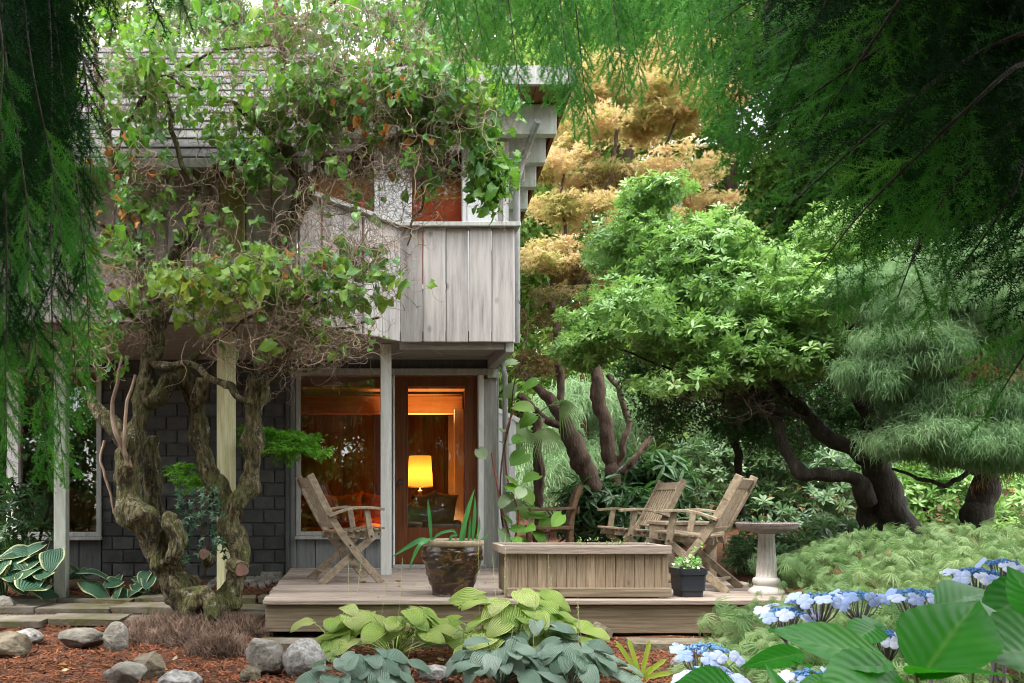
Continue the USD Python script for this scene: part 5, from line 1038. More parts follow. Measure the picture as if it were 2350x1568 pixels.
for P, s in (([(530, 1296, 6.2, 22), (548, 1304, 6.12, 22), (554, 1308, 6.06, 21)], 10), ([(482, 1290, 6.25, 18), (472, 1278, 6.15, 18), (468, 1272, 6.1, 16)], 11)):
    limb(P, 'branch', lump=0.3, seed=s)
    e = at(*P[-1][:2], P[-1][2]); rr = P[-1][3] * P[-1][2] / 1900 * 0.72; t = np.linspace(0, 2 * np.pi, 25)[:-1]
    nf = np.array([0.35, -0.9, 0.1]); nf /= np.linalg.norm(nf); u = np.cross(nf, (0, 0, 1)); u /= np.linalg.norm(u); w = np.cross(u, nf)
    V = np.vstack([e + nf * 0.016] + [e + nf * 0.012 + rr * (math.cos(a) * u + math.sin(a) * w) * (1 + 0.12 * math.sin(3 * a + s)) for a in t] + [e - nf * 0.03 + rr * 0.9 * (math.cos(a) * u + math.sin(a) * w) for a in t])
    obj('cut_end', (V, [(0, 1 + i, 1 + (i + 1) % 24) for i in range(24)] + [(1 + i, 25 + i, 1 + (i + 1) % 24) for i in range(24)] + [(25 + i, 25 + (i + 1) % 24, 1 + (i + 1) % 24) for i in range(24)]), 'cut_wood', hz, smooth=30, label='sawn pinkish branch end')
limbs = [
    [(352, 770, 6.45, 26), (376, 700, 6.55, 25), (393, 620, 6.6, 25), (420, 560, 6.6, 25), (455, 500, 6.6, 25), (463, 435, 6.6, 23), (500, 388, 6.6, 18), (570, 372, 6.6, 14), (645, 340, 6.6, 10)],
    [(350, 770, 6.5, 22), (335, 660, 6.5, 20), (305, 555, 6.5, 20), (272, 460, 6.6, 17), (252, 350, 6.6, 13), (228, 200, 6.6, 9), (215, 60, 6.6, 6)],
    [(594, 868, 6.45, 18), (600, 760, 6.55, 18), (636, 600, 6.6, 18), (655, 540, 6.6, 22), (682, 480, 6.6, 23), (696, 420, 6.6, 22), (662, 370, 6.6, 17), (650, 280, 6.6, 16), (656, 180, 6.6, 13), (640, 40, 6.7, 9)],
    [(690, 420, 6.55, 14), (760, 384, 6.5, 11), (850, 340, 6.4, 9), (950, 300, 6.3, 7), (1060, 290, 6.2, 5), (1150, 330, 6.2, 3)],
    [(655, 200, 6.6, 9), (750, 165, 6.5, 7), (880, 150, 6.4, 5), (1020, 170, 6.3, 3)], [(1000, 300, 6.25, 6), (980, 390, 6.2, 5), (960, 470, 6.2, 4), (940, 560, 6.2, 2)],
    [(345, 835, 6.35, 12), (420, 838, 6.1, 10), (490, 862, 6.0, 9), (545, 905, 6.0, 9), (588, 925, 6.1, 8)], [(594, 870, 6.3, 9), (650, 815, 6.1, 7), (730, 760, 6.0, 5), (860, 735, 5.95, 3)], [(600, 900, 6.2, 6), (660, 850, 6.0, 5), (780, 830, 5.9, 3)],
    [(420, 840, 6.4, 10), (500, 770, 6.2, 7), (620, 710, 6.0, 5), (760, 680, 5.9, 3)], [(350, 780, 6.4, 10), (300, 720, 6.3, 7), (240, 690, 6.3, 4)], [(252, 350, 6.6, 8), (340, 215, 6.5, 6), (480, 130, 6.4, 4), (620, 100, 6.4, 3)],
    [(645, 340, 6.55, 8), (560, 255, 6.4, 6), (430, 190, 6.3, 5), (300, 150, 6.3, 3)], [(460, 430, 6.5, 10), (400, 330, 6.4, 7), (380, 220, 6.4, 5), (330, 100, 6.4, 3)], [(663, 380, 6.5, 10), (720, 300, 6.4, 7), (830, 250, 6.3, 5), (930, 200, 6.2, 3)], [(320, 600, 6.4, 8), (240, 520, 6.3, 6), (170, 480, 6.3, 4)]]
for k, P in enumerate(limbs): limb(P, 'branch', sides=24 if k < 3 else 10, lump=0.5, seed=20 + k, jit=0.16 if k > 2 else 0.06, n=16 * len(P))
for k, P in enumerate(([(300, 1070, 6.2, 6), (268, 1000, 6.15, 6), (255, 950, 6.15, 5), (268, 880, 6.1, 4), (280, 820, 6.1, 3)], [(300, 1075, 6.2, 5), (285, 1010, 6.15, 4), (290, 940, 6.1, 4), (310, 860, 6.1, 3)], [(240, 1010, 6.3, 3), (232, 1060, 6.3, 3), (255, 1130, 6.3, 3), (262, 1180, 6.3, 3)])):
    limb(P, 'branch', m='twig', sides=7, lump=0.1, seed=60 + k, jit=0.05)
# curly twigs
def curly(r, n=24, ds=0.025, rad=0.0036, kink=0.36):
    d = rand_dirs(r, 1)[0]; w = r.normal(size=3) * 0.35; p = np.zeros(3); P = [p.copy()]
    for i in range(n):
        if r.random() < 0.3: w = r.normal(size=3) * kink
        d = d + np.cross(w, d) + np.array([0, 0, -0.02]); d /= np.linalg.norm(d); p = p + d * ds; P.append(p.copy())
    return tube(P, np.linspace(rad, rad * 0.4, n + 1), 3, caps=False)
rt = np.random.default_rng(12); twp = []
for k in range(8):
    a = Acc()
    for j in range(4):
        v, f = curly(rt, n=rt.integers(18, 42), rad=rt.uniform(0.0012, 0.0031)); a.add(v + rt.normal(size=3) * 0.05, f)
    twp.append(a.get())
hl = []
for k in range(10):
    v, f, uv = leaf(0.085, rt.uniform(0.068, 0.085), 6, ('round', 'heart')[k % 2], fold=rt.uniform(0.1, 0.6), droop=rt.uniform(0.2, 1.0), across=2, wavy=rt.uniform(0.10, 0.22), ph=rt.uniform(0, 6), cup=-0.05, twist=rt.uniform(-1.0, 1.0)); hl.append((v, f, uv))
# canopy pieces: centre, half sizes, leaves, twig clusters, leaf look
can = [((590, 655), (330, 80), 6.05, .50, 725, 84, 1), ((665, 770), (235, 55), 6.05, .40, 77, 93, 1), ((285, 640), (90, 130), 6.3, .4, 193, 35, 0), ((980, 232), (200, 108), 6.2, .5, 888, 106, 0), ((1125, 390), (60, 110), 6.15, .3, 297, 10, 0), ((950, 380), (110, 60), 6.2, .4, 44, 49, 0),
       ((830, 430), (150, 90), 6.3, .4, 29, 44, 0), ((610, 260), (200, 100), 6.4, .6, 388, 56, 0), ((740, 230), (120, 100), 6.3, .5, 236, 69, 0), ((330, 180), (180, 130), 6.4, .6, 426, 78, 0), ((700, 60), (430, 80), 6.4, .6, 426, 106, 0), ((330, 400), (80, 100), 6.4, .4, 155, 27, 0), ((480, 520), (140, 60), 6.4, .4, 51, 13, 0), ((800, 590), (140, 110), 6.1, .4, 64, 54, 0), ((70, 280), (90, 140), 6.4, .4, 116, 42, 0), ((250, 780), (60, 90), 6.2, .3, 51, 13, 0), ((590, 380), (90, 50), 6.3, .3, 103, 10, 0)]
TP, LP, LM = [], [], []
for (px, py), (hw, hh), Y, dy, nl, nt, m in can:
    s = Y / 1900; b = [(at(px, py, Y), (hw * s, dy, hh * s))]
    p, _ = blob_points(rt, b, nl, shell=0.1, freq=2.6, gap=0.36, seed=2); LP.append(p); LM += [m] * nl
    p, _ = blob_points(rt, b, nt, shell=0.0, freq=2.0, gap=0.30, seed=5); TP.append(p)
TP = np.vstack(TP); LP = np.vstack(LP); LM = np.array(LM)
scatter(hz, 'twigs', twp, 'twig', TP, frames(rand_dirs(rt, len(TP)), rand_dirs(rt, len(TP))), rt.uniform(0.7, 1.25, len(TP)))
n = len(LP); D_ = rand_dirs(rt, n) * (1, 1, 0.6) + np.array([0, -0.2, -0.45]); U_ = rand_dirs(rt, n) * 0.8 + np.array([0, -0.55, 0.75]); Rl = frames(D_, U_); sc = np.where(rt.random(n) < 0.22, rt.uniform(0.95, 1.25, n), rt.uniform(0.45, 0.9, n)); ki = rt.integers(0, 10, n)
order = np.argsort(-(sc / LP[:, 1])); first = order[:300]; rest = order[300:]
for m, mm in ((0, 'hazel_leaf'), (1, 'hazel_leaf_lower')):
    q = first[LM[first] == m]; single_leaves(hz, 'leaf', hl, mm, LP[q], Rl[q], sc[q], ki[q])
    q = rest[LM[rest] == m]; scatter(hz, 'foliage', hl, mm, LP[q], Rl[q], sc[q], ki[q], smooth=True)
nb_ = 110; bp_, _ = blob_points(rt, [(at(600, 660, 6.0), (.9, .4, .3)), (at(900, 250, 6.1), (.5, .4, .5)), (at(250, 500, 6.2), (.4, .3, .8))], nb_, shell=0.2)
scatter(hz, 'dry_leaves', hl, 'brown_leaf', bp_, frames(rand_dirs(rt, nb_) + (0, 0, -.6), rand_dirs(rt, nb_)), rt.uniform(0.5, 0.95, nb_), smooth=True)
# dead heather round the foot, and ivy in the fork
def tuft(r, n, h, sp, rad=0.0016):
    a = Acc()
    for i in range(n):
        b = np.array([*r.normal(size=2) * sp, 0]); d = np.array([*r.normal(size=2) * 0.45, 1.0]); l = h * r.uniform(0.5, 1.1); m = b + d * l * 0.5 + (*r.normal(size=2) * 0.01, 0)
        a.add(*tube([b, m, b + d * l + (*r.normal(size=2) * 0.015, -0.01)], [rad, rad * 0.8, rad * 0.4], 3, caps=False))
    return a.get()
tf_ = [tuft(rt, 22, 0.10, 0.035, 0.0026) for _ in range(5)]
for lb, c, rr, nn in (('grey brown dead heather ringing the foot of the hazel trunk', (-1.16, 6.12), (0.58, 0.40), 420), ('small dead heather tuft on the bark in front of the trunk', (-0.86, 5.45), (0.17, 0.10), 60)):
    hd = thing('dead_heather', lb, 'shrub'); t = rt.uniform(0, 6.283, nn); q = np.sqrt(rt.random(nn)); x, y = c[0] + rr[0] * q * np.cos(t), c[1] + rr[1] * q * np.sin(t)
    z = gz(x, y) + 0.09 * (1 - q ** 2) - 0.01; scatter(hd, 'stems', tf_, 'dead_twig', np.column_stack([x, y, z]), frames(np.column_stack([np.cos(t * 7), np.sin(t * 7), 0.2 * np.sin(t * 3)]), np.column_stack([np.cos(t) * q * 0.5, np.sin(t) * q * 0.5, np.ones(nn)])), rt.uniform(0.6, 1.15, nn))
    v = np.array(ico.vertices) * (rr[0], rr[1], 0.10); v *= (1 + 0.35 * (meshkit.fbm(v * 6, 3, 3) - 0.5))[:, None]; obj('root_mat', (v + (*c, float(gz(*c)) - 0.02), np.array(ico.faces)), 'soil', hd, smooth=True)
def star(nl, R, inner=0.45, spread=4.4):
    P = [(0, 0, 0)]; an = np.linspace(-spread / 2, spread / 2, 2 * nl - 1)
    for i, t in enumerate(an):
        q = R * (1 - 0.22 * abs(t) / spread * 2) if i % 2 == 0 else R * inner; P.append((q * math.cos(t), q * math.sin(t), -0.18 * q if i % 2 == 0 else 0.02 * R))
    return np.array(P), np.array([(0, i, i + 1) for i in range(1, len(P) - 1)])
iv = thing('ivy', 'dark green star leaved ivy climbing in the fork of the hazel trunk', 'vine'); stl = [star(5, 0.06, 0.4), star(5, 0.05, 0.5)]
for i in range(120):
    p = at(rt.uniform(405, 520), rt.uniform(1120, 1290), rt.uniform(6.2, 6.45)); s = stl[i % 2]
    obj('leaf', (s[0] * rt.uniform(0.6, 1.05) @ frame(rand_dirs(rt, 1)[0] * (1, .5, .6) + (0, 0, -.4), (0, -1, .5) + rt.normal(size=3) * .35) + p, s[1]), 'ivy_leaf', iv)
for i in range(6): stalk(iv, at(470, 1330, 6.35), at(rt.uniform(420, 510), 1130, 6.4), 0.005, 'brown_bark', 0.15, seed=i, n=9)
# feathery green maple before the brick wall
mp = [cluster(rt, star(7, 0.045, 0.32, 4.0), 12, 0.11, 0.25, 0.15) for _ in range(4)]
jm = thing('japanese_maple', 'small bright green feathery maple in front of the dark brick wall', 'tree')
for P in ([(560, 1330, 7.5, 7), (550, 1200, 7.5, 6), (570, 1100, 7.5, 5), (600, 1050, 7.45, 4), (700, 1020, 7.4, 2)], [(550, 1180, 7.5, 4), (500, 1120, 7.4, 3), (420, 1090, 7.3, 2)]): limb(P, 'trunk' if P[0][1] > 1300 else 'branch', jm, 'brown_bark', 7, lump=0.2)
p, nn = blob_points(rt, [(at(640, 1010, 7.45), (.46, .3, .10)), (at(680, 1035, 7.35), (.30, .25, .07)), (at(590, 990, 7.5), (.2, .2, .07)), (at(425, 1090, 7.3), (.16, .15, .12)), (at(455, 1110, 7.4), (.12, .12, .1))], 190, shell=0.3)
scatter(jm, 'crown', mp, 'maple_green', p, frames(nn * (1, 1, 0.1) + (0, 0, -0.1), nn * 0.3 + (0, 0, 1)), rt.uniform(0.6, 1.1, len(p)))

# ---------------------------------------------------------------- generic crowns
def px_blobs(lst): return [(at(x, y, Y), (hw * Y / 1900, d, hh * Y / 1900)) for x, y, Y, hw, hh, d in lst]
whorl = []
for k in range(4):
    a = Acc()
    for i in range(8):
        t = i * 2.399 + rt.normal() * 0.2; v, f, uv = leaf(rt.uniform(0.075, 0.115), rt.uniform(0.028, 0.036), 3, 'obovate', fold=0.25, droop=0.25); a.add(v @ frame((math.cos(t), math.sin(t), rt.uniform(0.15, 0.9))) + (0, 0, 0.004 * i), f, uv)
    a.add(*tube([(0, 0, -0.10), (0.004, 0, -0.05), (0, 0, 0.02)], 0.0025, 3, caps=False), np.full((9, 2), .5)); whorl.append((*a.get(), a.uv()))
long_whorl = []
for k in range(3):
    a = Acc()
    for i in range(9):
        t = i * 2.399; v, f, uv = leaf(rt.uniform(0.16, 0.24), 0.04, 4, 'lance', fold=0.3, droop=0.5); a.add(v @ frame((math.cos(t), math.sin(t), rt.uniform(-0.4, 0.7))), f, uv)
    long_whorl.append((*a.get(), a.uv()))
lv = leaf(0.115, 0.07, 2, 'ovate', fold=0.25, droop=0.3)[:2]; grove = [cluster(rt, lv, 26, 0.34, 0.7, 0.25) for _ in range(5)]
sm = leaf(0.05, 0.02, 2, 'ovate', fold=0.2)[:2]; fine = [cluster(rt, sm, 34, 0.16, 0.6, 0.2) for _ in range(4)]
mapl = [cluster(rt, star(7, 0.062, 0.34, 4.2), 8, 0.17, 0.35, 0.3) for _ in range(6)]
def threads(r, n, l, w, curve=1.0):
    a = Acc()
    for i in range(n):
        t = r.uniform(0, 6.283); d = np.array([math.cos(t) * r.uniform(.2, 1), math.sin(t) * r.uniform(.2, 1), r.uniform(-.2, .7)]); p = r.normal(size=3) * l * 0.25; L_ = l * r.uniform(.5, 1.2); s = np.linspace(0, 1, 5)[:, None]
        P = p + d * L_ * s * (1 - 0.35 * s) + np.array([0, 0, -curve]) * L_ * s ** 2; v, f, uv = ribbon(P, w, 0.0, up=rand_dirs(r, 1)[0], taper=0.4); a.add(v[np.r_[0:15]], f)
    return a.get()
weep = [threads(rt, 24, 0.19, 0.0075, 0.8) for _ in range(8)]; fanc = [threads(rt, 40, 0.26, 0.014, 0.7) for _ in range(4)]
def crown(parent, protos, m, blobs, n, size=(0.8, 1.25), shell=0.55, freq=1.4, gap=0.42, up=0.5, seed=1, name='crown', axis='out', singles=0, smooth=False):
    r = np.random.default_rng(seed + 100); p, nn = blob_points(r, blobs, n, shell, freq, gap, seed)
    if axis == 'whorl': Dx = rand_dirs(r, n) * (1, 1, .3); Uz = nn * 0.7 + (0, 0, up) + rand_dirs(r, n) * 0.5
    else: Dx = nn * (1, 1, .4) + rand_dirs(r, n) * 0.4; Uz = nn * 0.25 + (0, 0, 1) + rand_dirs(r, n) * 0.2
    R_ = frames(Dx, Uz); s = r.uniform(*size, n); k = r.integers(0, len(protos), n)
    return scatter(parent, name, protos, m, p, R_, s, k, smooth=smooth)
def tree(name, label, limbs_, bark, protos, m, blobs, n, cat='tree', **k):
    t = thing(name, label, cat)
    for i, P in enumerate(limbs_): limb(P, 'trunk' if i == 0 else 'branch', t, bark, 12 if P[0][3] > 8 else 7, lump=0.35, seed=i + len(label), jit=0.10, n=9 * len(P))
    if n: crown(t, protos, m, blobs, n, **k)
    return t
# bright rhododendron tree with its dark leaning trunks
rt_l = [[(2078, 1300, 7.9, 44), (2072, 1230, 7.9, 42), (2035, 1150, 7.9, 37), (2012, 1060, 7.9, 34), (2002, 950, 7.9, 30), (1996, 860, 8, 24), (1950, 720, 8.1, 16), (1900, 600, 8.2, 8)], [(2000, 1300, 8.0, 27), (2000, 1200, 8, 28), (2004, 1100, 7.95, 30)],
        [(1996, 1160, 7.85, 20), (1968, 1112, 7.8, 18), (1930, 1090, 7.75, 16), (1872, 1088, 7.7, 15), (1832, 1088, 7.7, 18), (1814, 1050, 7.75, 15), (1800, 1010, 7.8, 13), (1772, 950, 7.9, 12), (1735, 900, 8.0, 11), (1680, 840, 8.1, 7), (1600, 760, 8.2, 4)],
        [(2012, 1060, 7.9, 26), (1962, 1032, 7.85, 20), (1902, 1002, 7.9, 18), (1862, 962, 7.9, 16), (1800, 900, 8, 12), (1740, 840, 8.1, 8), (1600, 700, 8.3, 4)], [(2000, 980, 7.9, 16), (1960, 900, 7.9, 12), (1900, 830, 7.9, 8), (1800, 740, 8, 4)], [(2004, 900, 7.9, 14), (2060, 820, 7.9, 9), (2100, 740, 8, 4)],
        [(1862, 962, 7.9, 8), (1780, 940, 7.8, 6), (1660, 900, 7.8, 4), (1540, 880, 7.8, 2)], [(1735, 900, 8, 6), (1640, 880, 8, 4), (1560, 850, 8.1, 3), (1400, 800, 8.2, 2)]]
RB = clumps(px_blobs([(1555, 540, 8.6, 150, 120, .8), (1440, 700, 8.3, 140, 100, .8), (1690, 660, 8.4, 230, 140, .9), (1850, 620, 8.3, 170, 120, .8), (1600, 800, 8.0, 230, 75, .7), (1800, 790, 7.9, 200, 60, .7), (1370, 790, 8.2, 80, 50, .5), (1950, 720, 8.0, 110, 80, .6), (1330, 800, 8.2, 60, 40, .4), (1480, 470, 8.6, 90, 50, .5), (1650, 870, 7.9, 230, 45, .6), (1840, 850, 7.8, 170, 50, .5), (1560, 680, 8.3, 170, 110, .8), (1760, 730, 8.1, 170, 110, .8)]), 5, 0.62, 1, 0.9)
rb = tree('rhododendron_tree', 'spreading light green rhododendron tree on dark leaning trunks behind the chairs', rt_l, 'dark_bark', whorl, 'rhodo_bright', RB, 11000, size=(0.5, 1.0), axis='whorl', gap=0.30, freq=2.2, seed=3, shell=0.25)
p, nn = blob_points(np.random.default_rng(8), RB, 320, 0.97); k = np.argsort(p[:, 1])[:45]; rs = np.random.default_rng(2)
for i in k:
    for j in range(6):
        t = j * 1.05 + i; v, f, uv = leaf(0.11, 0.036, 3, 'obovate', fold=0.25, droop=0.25); W_ = frame(rand_dirs(rs, 1)[0] * (1, 1, .3), nn[i] + (0, 0, .6)); obj('leaf', (v @ frame((math.cos(t), math.sin(t), 0.4)) @ W_ + p[i], f), 'rhodo_bright', rb, smooth=True, uv=uv)
crown(rb, twp, 'dark_twig', px_blobs([(1700, 890, 7.9, 240, 60, .6), (1850, 850, 7.9, 160, 60, .6), (1560, 880, 8, 130, 40, .4)]), 60, size=(0.9, 1.6), gap=0.2, shell=0.2, name='twigs')
# dark fine evergreen under it
tree('yew', 'dark fine leaved evergreen in the shade below the rhododendron tree', [[(1700, 1180, 9.2, 12), (1690, 1050, 9.2, 10), (1680, 950, 9.2, 8)]], 'dark_bark', fine, 'yew_dark', px_blobs([(1640, 930, 8.9, 180, 70, .7), (1820, 950, 8.9, 170, 80, .7), (1950, 900, 8.9, 120, 80, .6), (1530, 860, 9.0, 100, 60, .6)]), 900, size=(0.9, 1.4), gap=0.4, seed=6)
# weeping conifer
wl = [[(2230, 1290, 7.3, 36), (2240, 1200, 7.3, 32), (2258, 1110, 7.3, 27), (2275, 1000, 7.3, 24), (2280, 800, 7.3, 18), (2270, 600, 7.3, 10)], [(2262, 1090, 7.3, 10), (2180, 1060, 7.1, 7), (2080, 1030, 6.9, 4), (2010, 960, 6.8, 2)], [(2275, 900, 7.3, 12), (2190, 820, 7.0, 8), (2100, 780, 6.8, 4)], [(2280, 1000, 7.3, 9), (2180, 1110, 7.0, 5), (2050, 1080, 6.9, 3)]]
wc = tree('weeping_conifer', 'weeping grey green conifer with thread like hanging foliage and brown dead patches', wl, 'dark_bark', weep, 'weeping_green', clumps(px_blobs([(2210, 690, 7.0, 170, 120, .7), (2060, 800, 6.9, 100, 60, .5), (2300, 580, 7.2, 130, 80, .6), (2090, 930, 6.9, 110, 50, .5), (2230, 970, 6.9, 150, 70, .6), (2130, 1010, 6.8, 110, 45, .5), (2320, 850, 6.9, 90, 110, .5), (2300, 1005, 6.8, 110, 50, .5), (2200, 840, 7.1, 110, 60, .5), (2010, 690, 7.0, 90, 70, .5), (2160, 570, 7.2, 110, 60, .5), (2330, 960, 6.8, 60, 90, .4), (2240, 1030, 6.8, 120, 40, .4), (2000, 860, 6.9, 70, 60, .4), (2150, 760, 7.0, 130, 60, .5), (2260, 920, 6.9, 120, 60, .5), (2140, 1000, 6.9, 130, 50, .5), (2330, 1050, 6.7, 70, 40, .4)]), 12, 0.45, 2, 0.9), 12000, size=(0.4, 0.9), gap=0.40, freq=2.8, seed=4, shell=0.15)
crown(wc, weep, 'dead_needles', px_blobs([(2095, 800, 6.85, 40, 60, .2), (2190, 870, 6.85, 50, 60, .3), (2270, 860, 6.85, 60, 60, .3), (2255, 1105, 6.9, 40, 30, .2), (2180, 940, 6.9, 60, 40, .3), (2330, 700, 6.9, 50, 60, .3)]), 110, size=(0.5, 0.9), gap=0.0, name='dead_foliage', seed=9)
# golden maple behind the house
ml = [[(1368, 1130, 10.6, 24), (1350, 1090, 10.6, 25), (1322, 1030, 10.6, 24), (1296, 975, 10.6, 20), (1268, 925, 10.6, 15), (1222, 885, 10.7, 10), (1190, 850, 10.8, 6)], [(1310, 1000, 10.6, 14), (1285, 920, 10.7, 12), (1284, 840, 10.8, 10), (1272, 740, 11, 8), (1270, 640, 11.2, 5)], [(1300, 985, 10.6, 11), (1240, 950, 10.5, 9), (1190, 905, 10.4, 7)],
      [(1410, 1120, 11, 20), (1402, 1060, 11, 19), (1388, 980, 11, 18), (1372, 890, 11, 17), (1362, 840, 11, 15), (1340, 700, 11.2, 10), (1380, 560, 11.4, 7), (1400, 400, 11.6, 5), (1420, 280, 11.8, 3)], [(1412, 1090, 11, 10), (1432, 1020, 10.9, 8), (1440, 960, 10.9, 7), (1418, 900, 10.9, 7), (1396, 860, 11, 5)], [(1425, 1090, 10.8, 9), (1465, 1040, 10.7, 8), (1500, 990, 10.7, 7), (1530, 950, 10.7, 5)],
      [(1272, 720, 11, 6), (1320, 660, 11.1, 5), (1370, 600, 11.2, 4), (1450, 540, 11.3, 2)], [(1340, 700, 11.2, 6), (1300, 560, 11.3, 4), (1290, 420, 11.4, 3), (1320, 300, 11.5, 2)], [(1380, 560, 11.4, 6), (1480, 420, 11.6, 4), (1560, 260, 11.8, 3)]]
tm_ = tree('golden_maple', 'golden orange maple rising behind the balcony corner of the house', ml, 'brown_bark', mapl, 'maple_gold', clumps(px_blobs([(1460, 220, 11.8, 150, 60, 1.0), (1340, 300, 11.6, 90, 50, .8), (1570, 270, 11.8, 140, 70, 1.0), (1430, 390, 11.5, 180, 45, .9), (1290, 390, 11.4, 70, 45, .6), (1310, 470, 11.3, 110, 32, .7), (1280, 585, 11.1, 110, 36, .7), (1400, 510, 11.3, 150, 40, .8), (1610, 420, 11.6, 110, 60, .8), (1530, 140, 12, 120, 60, .9), (1350, 200, 11.9, 110, 50, .8), (1240, 230, 11.9, 70, 60, .7), (1560, 520, 11.6, 100, 50, .8)]), 13, 0.42, 3, 0.20), 3900, size=(0.55, 1.1), gap=0.42, freq=2.6, seed=5, shell=0.0)
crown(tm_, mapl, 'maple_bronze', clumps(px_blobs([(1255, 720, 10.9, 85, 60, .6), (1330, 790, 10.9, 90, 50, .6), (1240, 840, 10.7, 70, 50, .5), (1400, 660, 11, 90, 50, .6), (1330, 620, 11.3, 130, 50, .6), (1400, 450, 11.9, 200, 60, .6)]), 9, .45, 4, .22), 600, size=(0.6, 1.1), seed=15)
# rhododendron hedge, bush by bush
for k, (lb, bl, n, m, pr) in enumerate((
        ('grey green rhododendron bush behind the two right hand chairs', [(1640, 1120, 11.7, 130, 110, .9), (1560, 1180, 11.5, 90, 80, .7), (1700, 1040, 11.9, 120, 60, .7)], 900, 'rhodo_dark', whorl),
        ('rhododendron bush with orange seed heads behind the bird bath', [(1850, 1120, 11.2, 150, 120, .9), (1780, 1040, 11.4, 120, 60, .7), (1800, 1200, 10.9, 130, 80, .7)], 1100, 'rhodo_dark', whorl),
        ('rhododendron bush seen between the two dark trunks', [(2130, 1160, 10.9, 110, 110, .8), (2060, 1080, 11.1, 100, 80, .7)], 700, 'rhodo_bright', whorl),
        ('rhododendron bush beyond the weeping conifer trunk', [(2310, 1180, 10.7, 90, 90, .8), (2340, 1250, 8.8, 70, 50, .6)], 560, 'rhodo_bright', whorl),
        ('dark long leaved laurel behind the planter box', [(1440, 1180, 10.8, 90, 80, .7), (1360, 1170, 11.0, 80, 80, .7), (1500, 1100, 11.3, 90, 70, .7)], 330, 'laurel_dark', long_whorl),
        ('low dark evergreen bush at the foot of the leaning trunks', [(1880, 1290, 8.3, 110, 50, .6), (1760, 1270, 8.4, 80, 60, .5), (1950, 1240, 8.6, 90, 50, .5)], 520, 'rhodo_dark', whorl))):
    hb_ = tree('rhododendron_bush' if pr is whorl else 'laurel_bush', lb, [[(bl[0][0], 1330, bl[0][2], 6), (bl[0][0] + 15, 1240, bl[0][2], 5), (bl[0][0] - 10, bl[0][1], bl[0][2], 3)]], 'brown_bark', pr, m, px_blobs(bl), n, cat='shrub', size=(0.9, 1.4), axis='whorl', gap=0.36, freq=1.8, seed=20 + k)
    if k in (0, 1, 3):
        r = np.random.default_rng(k)
        p, nn = blob_points(r, px_blobs(bl), 26, 0.98)
        for c in p:
            a = Acc()
            for j in range(7): a.add(*tube([c, c + rand_dirs(r, 1)[0] * 0.035 + (0, 0, .03)], [0.003, 0.006], 4))
            obj('seed_head', a, 'seed_orange', hb_)
# pale cypresses and palm behind
tree('cypress', 'pale feathery cypress glowing between the maple trunks', [[(1340, 1200, 16.0, 10), (1340, 1000, 16.0, 8), (1335, 850, 16.0, 4)]], 'red_bark', fanc, 'cypress_pale', px_blobs([(1335, 960, 16.0, 95, 90, .9), (1270, 1060, 15.8, 90, 70, .8), (1420, 960, 16.2, 70, 90, .8), (1220, 1120, 15.5, 80, 70, .7), (1350, 1090, 15.6, 80, 60, .6)]), 1100, size=(0.8, 1.3), gap=0.4, freq=1.5, seed=31)
tree('cypress', 'pale green cypress behind the yew and the hedge', [[(1700, 1150, 16.0, 10), (1700, 900, 16.0, 6)]], 'red_bark', fanc, 'cypress_pale', px_blobs([(1720, 1000, 16.0, 160, 70, .9), (1580, 960, 16.2, 110, 80, .8), (1880, 980, 16.0, 130, 80, .8)]), 900, size=(0.8, 1.3), gap=0.42, freq=1.5, seed=32)
pm = thing('fan_palm', 'fan palm with drooping pale fronds behind the house corner', 'palm'); limb([(1238, 1250, 10.2, 14), (1236, 1100, 10.2, 13), (1234, 960, 10.2, 12)], 'trunk', pm, 'brown_bark')
for k, (x, y, dx, dy) in enumerate(((1205, 980, -.8, -.6), (1250, 985, .6, -.7), (1180, 1000, -1, -.3), (1285, 930, .9, .1))):
    h0 = at(1234, 950, 10.2); c = at(x, y, 10.0); a = Acc(); a.add(*tube([h0, (h0 + c) / 2 + (0, 0, .05), c], 0.008, 4), np.full((12 + 2, 2), .5))
    for j in range(22):
        t = (j / 21 - .5) * 3.6; d0 = (c - h0); d0 = d0 / np.linalg.norm(d0); sd_ = np.cross(d0, (0, -1, 0.1)); d = d0 * math.cos(t) + sd_ * math.sin(t); s = np.linspace(0, 1, 5)[:, None]; v, f, uv = ribbon(c + d * 0.30 * s + np.array([0, 0, -0.22]) * s ** 2, 0.020, taper=0.3); a.add(v, f, uv)
    obj('frond', a, 'palm_leaf', pm, smooth=True, uv=a.uv())
# evergreen shrub at the far left
tree('evergreen_shrub', 'dark evergreen shrub before the left hand window', [[(60, 1330, 8.1, 5), (50, 1200, 8.1, 4), (30, 1100, 8.1, 2)], [(70, 1330, 8.1, 4), (95, 1220, 8.1, 3), (110, 1150, 8.1, 2)]], 'dark_bark', whorl, 'laurel_dark', px_blobs([(40, 1160, 8.1, 70, 60, .3), (70, 1250, 8.0, 60, 50, .3), (10, 1230, 8.0, 60, 80, .3)]), 110, cat='shrub', size=(0.9, 1.3), axis='whorl', gap=0.3, seed=40)
